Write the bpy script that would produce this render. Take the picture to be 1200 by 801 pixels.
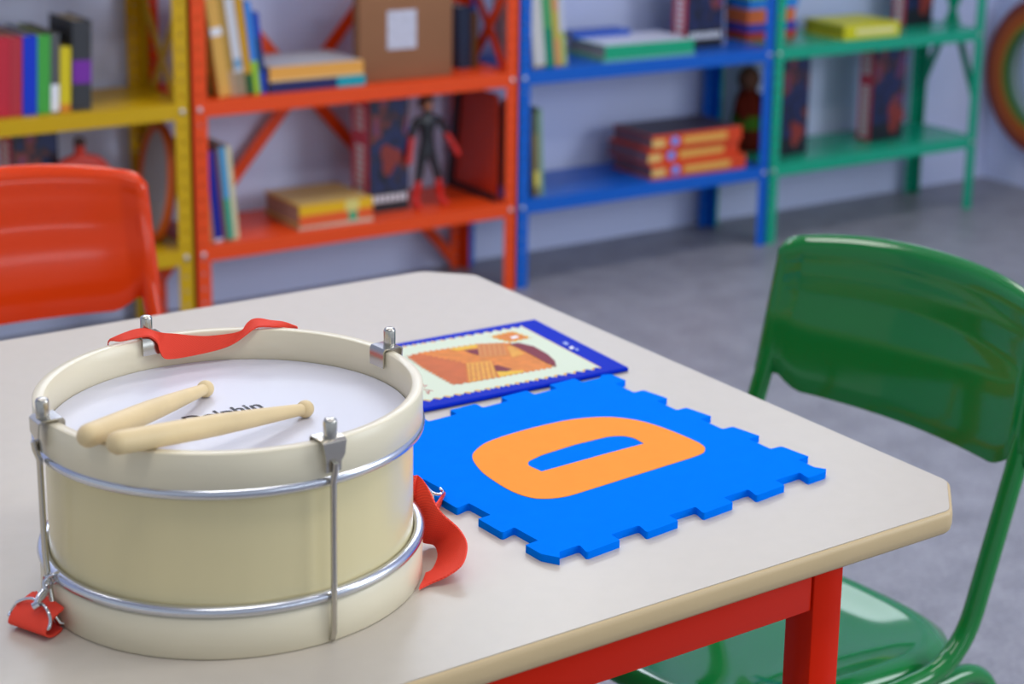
import bpy, bmesh, math, random
from mathutils import Vector, Matrix

random.seed(4)
for o in list(bpy.data.objects):
    bpy.data.objects.remove(o)
SC = bpy.context.scene
COL = SC.collection

# ------------------------------------------------------------------ camera
CAM_R = Vector((0.7947, -0.6062, 0.0298)).normalized()
CAM_U = Vector((0.1226, 0.2085, 0.9703)).normalized()
CAM_F = Vector((0.5945, 0.7675, -0.24)).normalized()
CAM_O = Vector((0.0, 0.0, 1.168))
FPX, PPX, PPY = 2151.8, 739.77, 245.8
cd = bpy.data.cameras.new('camera')
cam = bpy.data.objects.new('camera', cd)
COL.objects.link(cam)
rm = Matrix((CAM_R, CAM_U, -CAM_F)).transposed()
cam.matrix_world = Matrix.Translation(CAM_O) @ rm.to_4x4()
cd.sensor_width = 36.0
cd.lens = FPX / 1200 * 36.0
cd.shift_x = (600 - PPX) / 1200
cd.shift_y = -(400.5 - PPY) / 1200
cd.clip_start = 0.05
cd.dof.use_dof = True
cd.dof.focus_distance = 1.36
cd.dof.aperture_fstop = 6.2
SC.camera = cam

# ------------------------------------------------------------------ view, world, lamps
SC.view_settings.view_transform = 'Standard'
SC.view_settings.look = 'None'
SC.view_settings.gamma = 1.0
SC.view_settings.use_curve_mapping = False
SC.view_settings.exposure = 0.33

w = bpy.data.worlds.new('world')
SC.world = w
w.use_nodes = True
bg = w.node_tree.nodes['Background']
bg.inputs[0].default_value = (0.76, 0.85, 1.0, 1)
bg.inputs[1].default_value = 0.47


def area(name, loc, target, sx, sy, power, col):
    ld = bpy.data.lights.new(name, 'AREA')
    ld.shape = 'RECTANGLE'
    ld.size, ld.size_y = sx, sy
    ld.energy = power
    ld.color = col
    o = bpy.data.objects.new(name, ld)
    COL.objects.link(o)
    o.location = loc
    d = Vector(target) - Vector(loc)
    o.rotation_euler = d.to_track_quat('-Z', 'Y').to_euler()
    return o


COOL = (1.0, 0.97, 0.93)
# ceiling fluorescent lamps in two rows, and the windows of the front wall behind the camera
area('ceiling_lamp', (0.2, 2.55, 2.76), (0.2, 2.55, 0), 1.25, 0.32, 10, COOL)
area('ceiling_lamp', (2.05, 2.55, 2.76), (2.05, 2.55, 0), 1.25, 0.32, 10, COOL)
area('ceiling_lamp', (0.2, 0.35, 2.76), (0.2, 0.35, 0), 1.25, 0.32, 9, COOL)
area('ceiling_lamp', (2.05, 0.35, 2.76), (2.05, 0.35, 0), 1.25, 0.32, 10, COOL)
area('window_daylight', (3.9, -1.0, 1.75), (1.5, 1.2, 0.6), 1.6, 1.3, 46, (0.86, 0.93, 1.0))
area('window_daylight', (1.5, -2.95, 1.43), (1.3, 1.0, 1.2), 2.6, 0.10, 8, (0.80, 0.88, 1.0))
for wx in (1.35, 2.25):
    area('high_window_daylight', (wx, 3.50, 2.12), (wx - 0.5, 1.2, 0.9), 0.74, 0.62, 11, (0.84, 0.92, 1.0))
area('high_window_daylight', (3.20, 3.50, 2.12), (2.4, 1.2, 0.9), 0.74, 0.62, 5, (0.84, 0.92, 1.0))


# ------------------------------------------------------------------ helpers
def lin(h):
    h = h.lstrip('#')
    r = []
    for i in (0, 2, 4):
        v = int(h[i:i + 2], 16) / 255
        r.append(v / 12.92 if v <= 0.04045 else ((v + 0.055) / 1.055) ** 2.4)
    return (r[0], r[1], r[2], 1.0)


def ray(px, py):
    return CAM_F + CAM_R * ((px - PPX) / FPX) - CAM_U * ((py - PPY) / FPX)


def at(px, py, axis, val):
    """the point where the sight line of a pixel of the photograph meets the plane x / y / z = val"""
    d = ray(px, py)
    i = 'xyz'.index(axis)
    return CAM_O + d * ((val - CAM_O[i]) / d[i])


def on_cyl(px, py, c, r, far=True):
    d = ray(px, py)
    a = d.x ** 2 + d.y ** 2
    b = -2 * (d.x * c[0] + d.y * c[1])
    k = c[0] ** 2 + c[1] ** 2 - r * r
    D = max(b * b - 4 * a * k, 0)
    t = (-b + (1 if far else -1) * math.sqrt(D)) / (2 * a)
    return CAM_O + d * t


MATS = {}


def mat(name, color, rough=0.5, spec=0.5, metal=0.0, noise=0.0, nscale=30.0, bump=0.0, bscale=200.0, coat=0.0, stretch=None):
    if name in MATS:
        return MATS[name]
    m = bpy.data.materials.new(name)
    m.use_nodes = True
    nt = m.node_tree
    b = nt.nodes['Principled BSDF']
    c = lin(color) if isinstance(color, str) else color
    b.inputs['Base Color'].default_value = c
    b.inputs['Roughness'].default_value = rough
    b.inputs['Metallic'].default_value = metal
    b.inputs['Specular IOR Level'].default_value = spec
    b.inputs['Coat Weight'].default_value = coat
    b.inputs['Coat Roughness'].default_value = 0.08
    if noise > 0 or bump > 0:
        tc = nt.nodes.new('ShaderNodeTexCoord')
        mp = nt.nodes.new('ShaderNodeMapping')
        if stretch:
            mp.inputs['Scale'].default_value = stretch
        nt.links.new(tc.outputs['Object'], mp.inputs['Vector'])
    if noise > 0:
        n = nt.nodes.new('ShaderNodeTexNoise')
        n.inputs['Scale'].default_value = nscale
        n.inputs['Detail'].default_value = 5
        nt.links.new(mp.outputs['Vector'], n.inputs['Vector'])
        cr = nt.nodes.new('ShaderNodeValToRGB')
        cr.color_ramp.elements[0].position = 0.3
        cr.color_ramp.elements[1].position = 0.7
        cr.color_ramp.elements[0].color = tuple(max(0, v * (1 - noise)) for v in c[:3]) + (1,)
        cr.color_ramp.elements[1].color = tuple(min(1, v * (1 + noise)) for v in c[:3]) + (1,)
        nt.links.new(n.outputs['Fac'], cr.inputs['Fac'])
        nt.links.new(cr.outputs['Color'], b.inputs['Base Color'])
    if bump > 0:
        n2 = nt.nodes.new('ShaderNodeTexNoise')
        n2.inputs['Scale'].default_value = bscale
        n2.inputs['Detail'].default_value = 3
        nt.links.new(mp.outputs['Vector'], n2.inputs['Vector'])
        bp = nt.nodes.new('ShaderNodeBump')
        bp.inputs['Strength'].default_value = bump
        bp.inputs['Distance'].default_value = 0.002
        nt.links.new(n2.outputs['Fac'], bp.inputs['Height'])
        nt.links.new(bp.outputs['Normal'], b.inputs['Normal'])
    MATS[name] = m
    return m


class Shape:
    """collects simple solids and links them as ONE mesh object"""

    def __init__(self):
        self.v, self.f, self.mi = [], [], []

    def add(self, vs, fs, mi=0):
        o = len(self.v)
        self.v += [Vector(p) for p in vs]
        for f in fs:
            self.f.append([i + o for i in f])
            self.mi.append(mi)
        return self

    def box(self, x0, x1, y0, y1, z0, z1, mi=0, M=None):
        vs = [Vector((x, y, z)) for z in (z0, z1) for y in (y0, y1) for x in (x0, x1)]
        if M:
            vs = [M @ p for p in vs]
        return self.add(vs, [(0, 2, 3, 1), (4, 5, 7, 6), (0, 1, 5, 4), (2, 6, 7, 3), (0, 4, 6, 2), (1, 3, 7, 5)], mi)

    def bar(self, a, b, w, t, up=(0, 0, 1), mi=0):
        """flat bar from a to b: width w along (b-a) x up, thickness t along up"""
        a, b = Vector(a), Vector(b)
        d = (b - a)
        L = d.length
        d.normalize()
        u = Vector(up)
        s = d.cross(u).normalized()
        u = s.cross(d).normalized()
        M = Matrix((d, s, u)).transposed().to_4x4()
        M.translation = a
        return self.box(0, L, -w / 2, w / 2, -t / 2, t / 2, mi, M)

    def tube(self, pts, r, seg=12, closed=False, caps=True, mi=0):
        pts = [Vector(p) for p in pts]
        n = len(pts)
        rs = r if isinstance(r, (list, tuple)) else [r] * n
        tang = []
        for i in range(n):
            if closed:
                t = pts[(i + 1) % n] - pts[i - 1]
            else:
                t = pts[min(i + 1, n - 1)] - pts[max(i - 1, 0)]
            tang.append(t.normalized())
        t0 = tang[0]
        ref = Vector((0, 0, 1)) if abs(t0.z) < 0.9 else Vector((1, 0, 0))
        nrm = (ref - t0 * ref.dot(t0)).normalized()
        vs, fs = [], []
        for i in range(n):
            t = tang[i]
            nrm = (nrm - t * nrm.dot(t)).normalized()
            bi = t.cross(nrm)
            for k in range(seg):
                a = 2 * math.pi * k / seg
                vs.append(pts[i] + (nrm * math.cos(a) + bi * math.sin(a)) * rs[i])
        m = n if closed else n - 1
        for i in range(m):
            j = (i + 1) % n
            for k in range(seg):
                k2 = (k + 1) % seg
                fs.append((i * seg + k, i * seg + k2, j * seg + k2, j * seg + k))
        if not closed and caps:
            fs.append(tuple(reversed(range(seg))))
            fs.append(tuple(range((n - 1) * seg, n * seg)))
        return self.add(vs, fs, mi)

    def cyl(self, a, b, r, seg=16, mi=0):
        return self.tube([a, b], r, seg, mi=mi)

    def lathe(self, prof, c=(0, 0, 0), seg=64, closed=False, mi=0):
        """prof: list of (radius, z); closed joins the last ring to the first"""
        vs, fs = [], []
        n = len(prof)
        for r, z in prof:
            for k in range(seg):
                a = 2 * math.pi * k / seg
                vs.append((c[0] + r * math.cos(a), c[1] + r * math.sin(a), c[2] + z))
        for i in range(n if closed else n - 1):
            j = (i + 1) % n
            for k in range(seg):
                k2 = (k + 1) % seg
                fs.append((i * seg + k, i * seg + k2, j * seg + k2, j * seg + k))
        if not closed:
            if prof[0][0] > 1e-6:
                fs.append(tuple(reversed(range(seg))))
            if prof[-1][0] > 1e-6:
                fs.append(tuple(range((n - 1) * seg, n * seg)))
        return self.add(vs, fs, mi)

    def prism(self, outline, z0, z1, mi=0):
        n = len(outline)
        vs = [(p[0], p[1], z0) for p in outline] + [(p[0], p[1], z1) for p in outline]
        fs = [tuple(reversed(range(n))), tuple(range(n, 2 * n))]
        fs += [(i, (i + 1) % n, n + (i + 1) % n, n + i) for i in range(n)]
        return self.add(vs, fs, mi)

    def build(self, name, mats, parent=None, smooth=None, bevel=0.0, bseg=2, uv=None):
        me = bpy.data.meshes.new(name)
        bm = bmesh.new()
        vv = [bm.verts.new(p) for p in self.v]
        for f, mi in zip(self.f, self.mi):
            try:
                fa = bm.faces.new([vv[i] for i in f])
                fa.material_index = mi
            except ValueError:
                pass
        bmesh.ops.remove_doubles(bm, verts=bm.verts, dist=1e-6)
        bmesh.ops.recalc_face_normals(bm, faces=bm.faces)
        if bevel > 0:
            eds = [e for e in bm.edges if len(e.link_faces) == 2 and e.calc_face_angle(0) > 0.6]
            bmesh.ops.bevel(bm, geom=eds, offset=bevel, segments=bseg, affect='EDGES', profile=0.5, clamp_overlap=True)
        bm.to_mesh(me)
        bm.free()
        for m in (mats if isinstance(mats, (list, tuple)) else [mats]):
            me.materials.append(m)
        if smooth is None and bevel > 0:
            smooth = 40
        if smooth:
            me.polygons.foreach_set('use_smooth', [True] * len(me.polygons))
            me.set_sharp_from_angle(angle=math.radians(smooth))
        o = bpy.data.objects.new(name, me)
        COL.objects.link(o)
        if parent:
            o.parent = parent
        return o


def tag(o, label=None, cat=None, group=None, kind=None):
    if label:
        o['label'] = label
    if cat:
        o['category'] = cat
    if group:
        o['group'] = group
    if kind:
        o['kind'] = kind
    return o


def thing(name, label, cat, loc=(0, 0, 0), rot=(0, 0, 0), group=None):
    o = bpy.data.objects.new(name, None)
    o.empty_display_size = 0.05
    COL.objects.link(o)
    o.location = loc
    o.rotation_euler = rot
    return tag(o, label, cat, group)


def smooth_path(pts, n=8, closed=False):
    pts = [Vector(p) for p in pts]
    out = []
    m = len(pts)
    rng = range(m if closed else m - 1)
    for i in rng:
        if closed:
            p0, p1, p2, p3 = pts[i - 1], pts[i], pts[(i + 1) % m], pts[(i + 2) % m]
        else:
            p0, p1, p2, p3 = pts[max(i - 1, 0)], pts[i], pts[i + 1], pts[min(i + 2, m - 1)]
        for k in range(n):
            t = k / n
            out.append(0.5 * ((2 * p1) + (p2 - p0) * t + (2 * p0 - 5 * p1 + 4 * p2 - p3) * t * t + (3 * p1 - p0 - 3 * p2 + p3) * t ** 3))
    if not closed:
        out.append(pts[-1])
    return out


def fillet(pts, r, n=6, closed=False):
    """round the corners of a polyline"""
    pts = [Vector(p) for p in pts]
    out = []
    m = len(pts)
    for i, p in enumerate(pts):
        if not closed and i in (0, m - 1):
            out.append(p)
            continue
        a, b = pts[i - 1], pts[(i + 1) % m]
        rr = r[i] if isinstance(r, (list, tuple)) else r
        if rr <= 0:
            out.append(p)
            continue
        d1, d2 = (a - p), (b - p)
        k = min(rr, d1.length * 0.49, d2.length * 0.49)
        s, e = p + d1.normalized() * k, p + d2.normalized() * k
        for j in range(n + 1):
            t = j / n
            out.append(s * (1 - t) ** 2 + p * 2 * t * (1 - t) + e * t * t)
    return out


# ------------------------------------------------------------------ materials
def floor_material():
    m = bpy.data.materials.new('grey_terrazzo')
    m.use_nodes = True
    nt = m.node_tree
    b = nt.nodes['Principled BSDF']
    tc = nt.nodes.new('ShaderNodeTexCoord')
    n1 = nt.nodes.new('ShaderNodeTexNoise')
    n1.inputs['Scale'].default_value = 14
    n1.inputs['Detail'].default_value = 6
    n2 = nt.nodes.new('ShaderNodeTexNoise')
    n2.inputs['Scale'].default_value = 120
    n2.inputs['Detail'].default_value = 2
    for n in (n1, n2):
        nt.links.new(tc.outputs['Object'], n.inputs['Vector'])
    mx = nt.nodes.new('ShaderNodeMix')
    mx.data_type = 'FLOAT'
    mx.inputs[0].default_value = 0.55
    nt.links.new(n1.outputs['Fac'], mx.inputs[2])
    nt.links.new(n2.outputs['Fac'], mx.inputs[3])
    cr = nt.nodes.new('ShaderNodeValToRGB')
    cr.color_ramp.elements[0].position = 0.36
    cr.color_ramp.elements[1].position = 0.64
    cr.color_ramp.elements[0].color = lin('#7c7b82')
    cr.color_ramp.elements[1].color = lin('#9c9ba2')
    nt.links.new(mx.outputs[0], cr.inputs['Fac'])
    nt.links.new(cr.outputs['Color'], b.inputs['Base Color'])
    b.inputs['Roughness'].default_value = 0.42
    return m


def webbing_material():
    m = bpy.data.materials.new('red_webbing')
    m.use_nodes = True
    nt = m.node_tree
    b = nt.nodes['Principled BSDF']
    uv = nt.nodes.new('ShaderNodeUVMap')
    mp = nt.nodes.new('ShaderNodeMapping')
    mp.inputs['Scale'].default_value = (1, 1, 1)
    nt.links.new(uv.outputs['UV'], mp.inputs['Vector'])
    wv = []
    for rot in (0.95, -0.95):
        mq = nt.nodes.new('ShaderNodeMapping')
        mq.inputs['Rotation'].default_value = (0, 0, rot)
        nt.links.new(mp.outputs['Vector'], mq.inputs['Vector'])
        q = nt.nodes.new('ShaderNodeTexWave')
        q.inputs['Scale'].default_value = 260
        nt.links.new(mq.outputs['Vector'], q.inputs['Vector'])
        wv.append(q)
    mx = nt.nodes.new('ShaderNodeMath')
    mx.operation = 'MAXIMUM'
    nt.links.new(wv[0].outputs['Fac'], mx.inputs[0])
    nt.links.new(wv[1].outputs['Fac'], mx.inputs[1])
    cr = nt.nodes.new('ShaderNodeValToRGB')
    cr.color_ramp.elements[0].color = lin('#e43420')
    cr.color_ramp.elements[1].color = lin('#ff4a30')
    nt.links.new(mx.outputs[0], cr.inputs['Fac'])
    nt.links.new(cr.outputs['Color'], b.inputs['Base Color'])
    bp = nt.nodes.new('ShaderNodeBump')
    bp.inputs['Strength'].default_value = 0.5
    bp.inputs['Distance'].default_value = 0.0006
    nt.links.new(mx.outputs[0], bp.inputs['Height'])
    nt.links.new(bp.outputs['Normal'], b.inputs['Normal'])
    b.inputs['Roughness'].default_value = 0.75
    return m


def cover_art_material(name, stops, scale, seed):
    """a printed cover: soft blotches of colour"""
    m = bpy.data.materials.new(name)
    m.use_nodes = True
    nt = m.node_tree
    b = nt.nodes['Principled BSDF']
    tc = nt.nodes.new('ShaderNodeTexCoord')
    mp = nt.nodes.new('ShaderNodeMapping')
    mp.inputs['Location'].default_value = (seed, seed * 0.7, seed * 0.3)
    nt.links.new(tc.outputs['Object'], mp.inputs['Vector'])
    n = nt.nodes.new('ShaderNodeTexNoise')
    n.inputs['Scale'].default_value = scale
    n.inputs['Detail'].default_value = 2
    nt.links.new(mp.outputs['Vector'], n.inputs['Vector'])
    cr = nt.nodes.new('ShaderNodeValToRGB')
    el = cr.color_ramp.elements
    el[0].position, el[0].color = stops[0][0], lin(stops[0][1])
    el[1].position, el[1].color = stops[-1][0], lin(stops[-1][1])
    for p, c in stops[1:-1]:
        e = el.new(p)
        e.color = lin(c)
    nt.links.new(n.outputs['Fac'], cr.inputs['Fac'])
    nt.links.new(cr.outputs['Color'], b.inputs['Base Color'])
    b.inputs['Roughness'].default_value = 0.35
    return m


M_FLOOR = floor_material()
M_WALL = mat('wall_paint', '#d4dcfa', 0.6, 0.3, noise=0.02, nscale=3, bump=0.05, bscale=60)
M_CEIL = mat('ceiling_paint', '#e6e6ea', 0.8, 0.2)
M_LAM = mat('cream_laminate', '#c8bfb1', 0.34, 0.34, noise=0.015, nscale=60)
M_BAND = mat('tan_edging', '#cdb488', 0.42, 0.4, noise=0.02, nscale=20)
M_RED = mat('red_enamel', '#d42204', 0.2, 0.10, bump=0.04, bscale=40)
M_ORANGE = mat('orange_chair_enamel', '#e0400e', 0.14, 0.28, bump=0.03, bscale=25)
M_GREEN = mat('green_enamel', '#0d7833', 0.08, 0.5, bump=0.012, bscale=25)
M_SY = mat('yellow_shelf_paint', '#cfa508', 0.35, 0.3)
M_SO = mat('orange_shelf_paint', '#f04e16', 0.35, 0.3)
M_SB = mat('blue_shelf_paint', '#0560c4', 0.3, 0.35)
M_SG = mat('green_shelf_paint', '#10a880', 0.25, 0.4)
M_BOLT = mat('zinc_bolt', '#cfd2d6', 0.3, 0.5, metal=0.8)
M_CHROME = mat('chrome', '#d9dbe0', 0.12, 0.5, metal=1.0)
M_ALU = mat('brushed_ring_steel', '#d3d6de', 0.24, 0.5, metal=1.0)
M_STEEL = mat('nickel_rod', '#c4c0b6', 0.22, 0.5, metal=1.0)
M_SHELL = mat('pale_plywood', '#e4d6a6', 0.28, 0.45, noise=0.05, nscale=14, stretch=(1, 1, 0.15))
M_HOOP = mat('pale_maple_hoop', '#e6dcc0', 0.32, 0.45, noise=0.04, nscale=10, stretch=(1, 1, 3))
M_HEAD = mat('white_drum_skin', '#d8d8e2', 0.4, 0.4)
M_INK = mat('black_ink', '#1c1a22', 0.5, 0.3)
M_STICK = mat('bare_beech', '#e6cd9c', 0.5, 0.35, noise=0.09, nscale=90, stretch=(0.2, 0.2, 0.2))
M_WEB = webbing_material()
M_FOAM = mat('blue_foam', '#007af8', 0.8, 0.01, noise=0.02, nscale=80, bump=0.08, bscale=900)
M_FOAMO = mat('orange_foam', '#ff9c42', 0.8, 0.05, noise=0.02, nscale=80, bump=0.08, bscale=900)
M_PAGE = mat('paper_pages', '#cfc6b4', 0.8, 0.2, noise=0.06, nscale=150, stretch=(1, 1, 8))
M_PAGEG = mat('grey_pages', '#9c949a', 0.8, 0.2, noise=0.1, nscale=150, stretch=(1, 1, 8))
M_CARD = mat('brown_cardboard', '#96694a', 0.8, 0.2, noise=0.03, nscale=12)
M_WHITE = mat('white_print', '#eceef2', 0.45, 0.4)
M_TAPE = mat('printed_label', '#c9c9d6', 0.5, 0.4, noise=0.12, nscale=90)


def paint(hexcol, rough=0.42):
    return mat('print_' + hexcol.strip('#'), hexcol, rough, 0.3)


# ------------------------------------------------------------------ the setting
WY, WX = 3.53, 4.035
tag(Shape().box(-3.2, WX, -3.0, WY, -0.05, 0).build('floor', M_FLOOR), kind='structure')
tag(Shape().box(-3.2, WX + 0.1, WY, WY + 0.1, 0, 2.8).build('wall_back', M_WALL), kind='structure')
tag(Shape().box(WX, WX + 0.1, 0.0, WY, 0, 2.8).build('wall_right', M_WALL), kind='structure')
tag(Shape().box(-3.2, WX + 0.1, -3.0, WY + 0.1, 2.8, 2.88).build('ceiling', M_CEIL), kind='structure')

# ------------------------------------------------------------------ table
TZ = 0.60


def table_outline(x0, x1, y0, y1, ch, r=0.006):
    pts = [(x0 + ch, y0), (x1 - ch, y0), (x1, y0 + ch), (x1, y1 - ch), (x1 - ch, y1), (x0 + ch, y1), (x0, y1 - ch), (x0, y0 + ch)]
    return [(p.x, p.y) for p in fillet([(a, b, 0) for a, b in pts], r, 5, True)]


def offset_outline(ol, d):
    n = len(ol)
    out = []
    for i in range(n):
        a, b = Vector(ol[i - 1]), Vector(ol[(i + 1) % n])
        t = (b - a).normalized()
        out.append((ol[i][0] + t.y * d, ol[i][1] - t.x * d))
    return out


table = thing('school_table', 'cream topped red legged table with cut corners and tan edging under the drum', 'table', (0.47, 1.308, 0))
ol = table_outline(-0.60, 0.602, -0.400, 0.400, 0.043)
Shape().prism(ol, TZ - 0.017, TZ).build('table_top', M_LAM, table, 30)
s = Shape()
rings = [(0.0002, TZ - 0.0006), (0.0010, TZ - 0.0007), (0.0022, TZ - 0.0020), (0.0030, TZ - 0.005), (0.0031, TZ - 0.012), (0.0022, TZ - 0.0170), (0.000, TZ - 0.0195), (-0.012, TZ - 0.0198), (-0.012, TZ - 0.0175), (0.0002, TZ - 0.0172)]
n = len(ol)
vs = []
for d, z in rings:
    vs += [(p[0], p[1], z) for p in offset_outline(ol, d)]
fs = [(i * n + k, i * n + (k + 1) % n, ((i + 1) % len(rings)) * n + (k + 1) % n, ((i + 1) % len(rings)) * n + k) for i in range(len(rings)) for k in range(n)]
tag(s.add(vs, fs).build('edge_band', M_BAND, table, 50), 'tan plastic edging around the top')
# legs and aprons (local coordinates of the table)
lx0, lx1, ly0, ly1 = -0.4625, 0.4625, -0.384, 0.384
for sx in (0, 1):
    for sy in (0, 1):
        x = lx1 - 0.0305 if sx else lx0
        y = ly1 - 0.0305 if sy else ly0
        Shape().box(x, x + 0.0305, y, y + 0.0305, 0.012, TZ - 0.0205).build('leg', M_RED, table, bevel=0.002)
        Shape().box(x - 0.001, x + 0.0315, y - 0.001, y + 0.0315, 0.0, 0.014).build('foot_cap', mat('black_rubber', '#202020', 0.7), table, bevel=0.002)
for y in (ly0 + 0.0015, ly1 - 0.0215):
    Shape().box(lx0 + 0.031, lx1 - 0.031, y, y + 0.02, 0.541, TZ - 0.0205).build('apron', M_RED, table, bevel=0.0015)
for x in (lx0 + 0.0015, lx1 - 0.0215):
    Shape().box(x, x + 0.02, ly0 + 0.031, ly1 - 0.031, 0.541, TZ - 0.0205).build('apron', M_RED, table, bevel=0.0015)

# ------------------------------------------------------------------ chairs
def chair(label, m, loc, rz):
    """school chair of bent tube with pressed steel seat and back; it faces its own -x"""
    r = thing('school_chair', label, 'chair', loc, (0, 0, rz))
    # seat: a dished plate with rolled, drooping edges
    nx, ny = 26, 26
    s = Shape()
    vs = []
    W, D = 0.158, 0.188
    for layer in (0, 1):
        for i in range(nx + 1):
            for j in range(ny + 1):
                u, v = -1 + 2 * i / nx, -1 + 2 * j / ny
                # square to superellipse
                q = 3.2
                k = (abs(u) ** q + abs(v) ** q) ** (1 / q)
                mx = max(abs(u), abs(v))
                g = mx / k if k > 1e-6 else 1
                x, y = u * g * D, v * g * W
                e = mx
                z = 0.349 - 0.020 * (1 - e ** 4.5) - 0.105 * x
                if e > 0.88:
                    t = (e - 0.88) / 0.12
                    z -= 0.016 * t * t
                if u < -0.3:
                    z -= 0.012 * ((-u - 0.3) / 0.7) ** 2
                vs.append((x, y, z - 0.004 * layer))
    N = (nx + 1) * (ny + 1)
    fs = []
    for i in range(nx):
        for j in range(ny):
            a = i * (ny + 1) + j
            fs.append((a, a + ny + 1, a + ny + 2, a + 1))
            fs.append((N + a, N + a + 1, N + a + ny + 2, N + a + ny + 1))
    ed = [i * (ny + 1) for i in range(nx + 1)] + [nx * (ny + 1) + j for j in range(1, ny + 1)] + [i * (ny + 1) + ny for i in range(nx - 1, -1, -1)] + [j for j in range(ny - 1, 0, -1)]
    for k in range(len(ed)):
        a, b = ed[k], ed[(k + 1) % len(ed)]
        fs.append((a, b, N + b, N + a))
    s.add(vs, fs).build('seat', m, r, 60)
    # back: a bowed panel with rolled ends around the two uprights
    nu, nv = 40, 14
    s = Shape()
    vs = []
    HW = 0.184

    def back_pt(u, v, off):
        au = abs(u)
        top = 0.661 + 0.019 * (1 - au ** 2.4) - 0.012 * max(0, (au - 0.92) / 0.08) ** 2
        low = 0.514
        if au < 0.84:
            low -= 0.014 * min(1, (0.84 - au) / 0.12) ** 0.7
        z = low + (top - low) * v
        x = 0.184 + (z - 0.53) * 0.20 + 0.034 * (1 - u * u) - 0.001
        # a soft pressed crease
        x += 0.003 * math.exp(-((v - 0.60) / 0.10) ** 2) * (1 - au ** 6)
        y = u * HW * (1 - 0.012 * v)
        return Vector((x + off, y, z))
    for side in (0, 1):
        for i in range(nu + 1):
            for j in range(nv + 1):
                u, v = -1 + 2 * i / nu, j / nv
                ed_ = max(0, (abs(u) - 0.86) / 0.14)
                et = max(0, (v - 0.90) / 0.10)
                half = 0.0045 + 0.0075 * math.sqrt(max(0, 1 - (2 * ed_ - 1) ** 2)) * (1 if ed_ > 0 else 0) + 0.004 * math.sin(math.pi * et * 0.9)
                if abs(u) > 0.999 or j in (0, nv):
                    half = 0.002
                vs.append(back_pt(u, v, half if side else -half))
    N = (nu + 1) * (nv + 1)
    fs = []
    for i in range(nu):
        for j in range(nv):
            a = i * (nv + 1) + j
            fs.append((a, a + 1, a + nv + 2, a + nv + 1))
            fs.append((N + a, N + a + nv + 1, N + a + nv + 2, N + a + 1))
    ed = [i * (nv + 1) for i in range(nu + 1)] + [nu * (nv + 1) + j for j in range(1, nv + 1)] + [i * (nv + 1) + nv for i in range(nu - 1, -1, -1)] + [j for j in range(nv - 1, 0, -1)]
    for k in range(len(ed)):
        a, b = ed[k], ed[(k + 1) % len(ed)]
        fs.append((a, b, N + b, N + a))
    s.add(vs, fs).build('backrest', m, r, 70)
    for sy in (-1, 1):
        y = sy * 0.171
        up = fillet([(-0.10, y * 0.93, 0.318), (0.112, y, 0.325), (0.189, y, 0.540)], 0.055, 8)
        up = up + [Vector((0.205, y, 0.62))]
        Shape().tube(up, 0.0104, 14).build('back_post', m, r, 60)
        leg = fillet([(-0.185, y * 1.02, 0.012), (-0.155, y * 0.95, 0.306), (0.165, y * 0.97, 0.306), (0.225, y * 1.06, 0.012)], 0.05, 8)
        lg = Shape().tube(leg, 0.0105, 14).build('leg_frame', m, r, 60)
        for q in (leg[0], leg[-1]):
            Shape().cyl((q.x, q.y, 0), (q.x, q.y, 0.022), 0.0128, 14).build('foot_cap', mat('black_rubber', '#202020', 0.7), lg, 50)
    for x in (-0.09, 0.09):
        Shape().tube([(x, -0.16, 0.306), (x, 0.16, 0.306)], 0.009, 10).build('crossbar', m, r, 60)
    for sy in (-1, 1):
        Shape().lathe([(0.0, 0.004), (0.003, 0.0035), (0.0045, 0.0)], (-0.02, sy * 0.12, 0.335), 12).build('rivet', m, r, 60)
    return r


chair('green school chair with empty dished seat at the right end of the table', M_GREEN, (1.130, 1.243, 0), 0.075)
chair('orange school chair behind the far side of the table, beside the yellow shelf', M_ORANGE, (0.676, 1.858, 0), math.pi / 2)

# ------------------------------------------------------------------ drum
C = Vector((0.518, 1.112, TZ))
DR = 0.131
drum = thing('toy_drum', 'pale wooden snare drum with steel rings and white skin on the table', 'drum', C)
Shape().lathe([(0.1205, 0.028), (0.1243, 0.028), (0.1243, 0.1145), (0.1205, 0.1145)], seg=128, closed=True).build('shell', M_SHELL, drum, 40)


def hoop(z0, z1):
    b = 0.0007
    return Shape().lathe([(0.1232, z0 + b), (0.1232 + b, z0), (DR - b, z0), (DR, z0 + b), (DR, z1 - b), (DR - b, z1), (0.1232 + b, z1), (0.1232, z1 - b)], seg=128, closed=True)


hoop(0.114, 0.1400).build('top_hoop', M_HOOP, drum, 50)
hoop(0.0004, 0.0285).build('bottom_hoop', M_HOOP, drum, 50)
for z in (0.1128, 0.0325):
    Shape().tube([(math.cos(a) * 0.1285, math.sin(a) * 0.1285, z) for a in [2 * math.pi * k / 128 for k in range(128)]], 0.0041, 12, True).build('steel_ring', M_ALU, drum, 60)
Shape().lathe([(0.0, 0.1165), (0.10, 0.1165), (0.1228, 0.1168), (0.1228, 0.1150), (0.0, 0.1150)], seg=96).build('drum_skin', M_HEAD, drum, 30)
Shape().lathe([(0.0, 0.004), (0.1225, 0.004), (0.1225, 0.006), (0.0, 0.006)], seg=64).build('lower_skin', M_HEAD, drum, 30)

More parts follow.
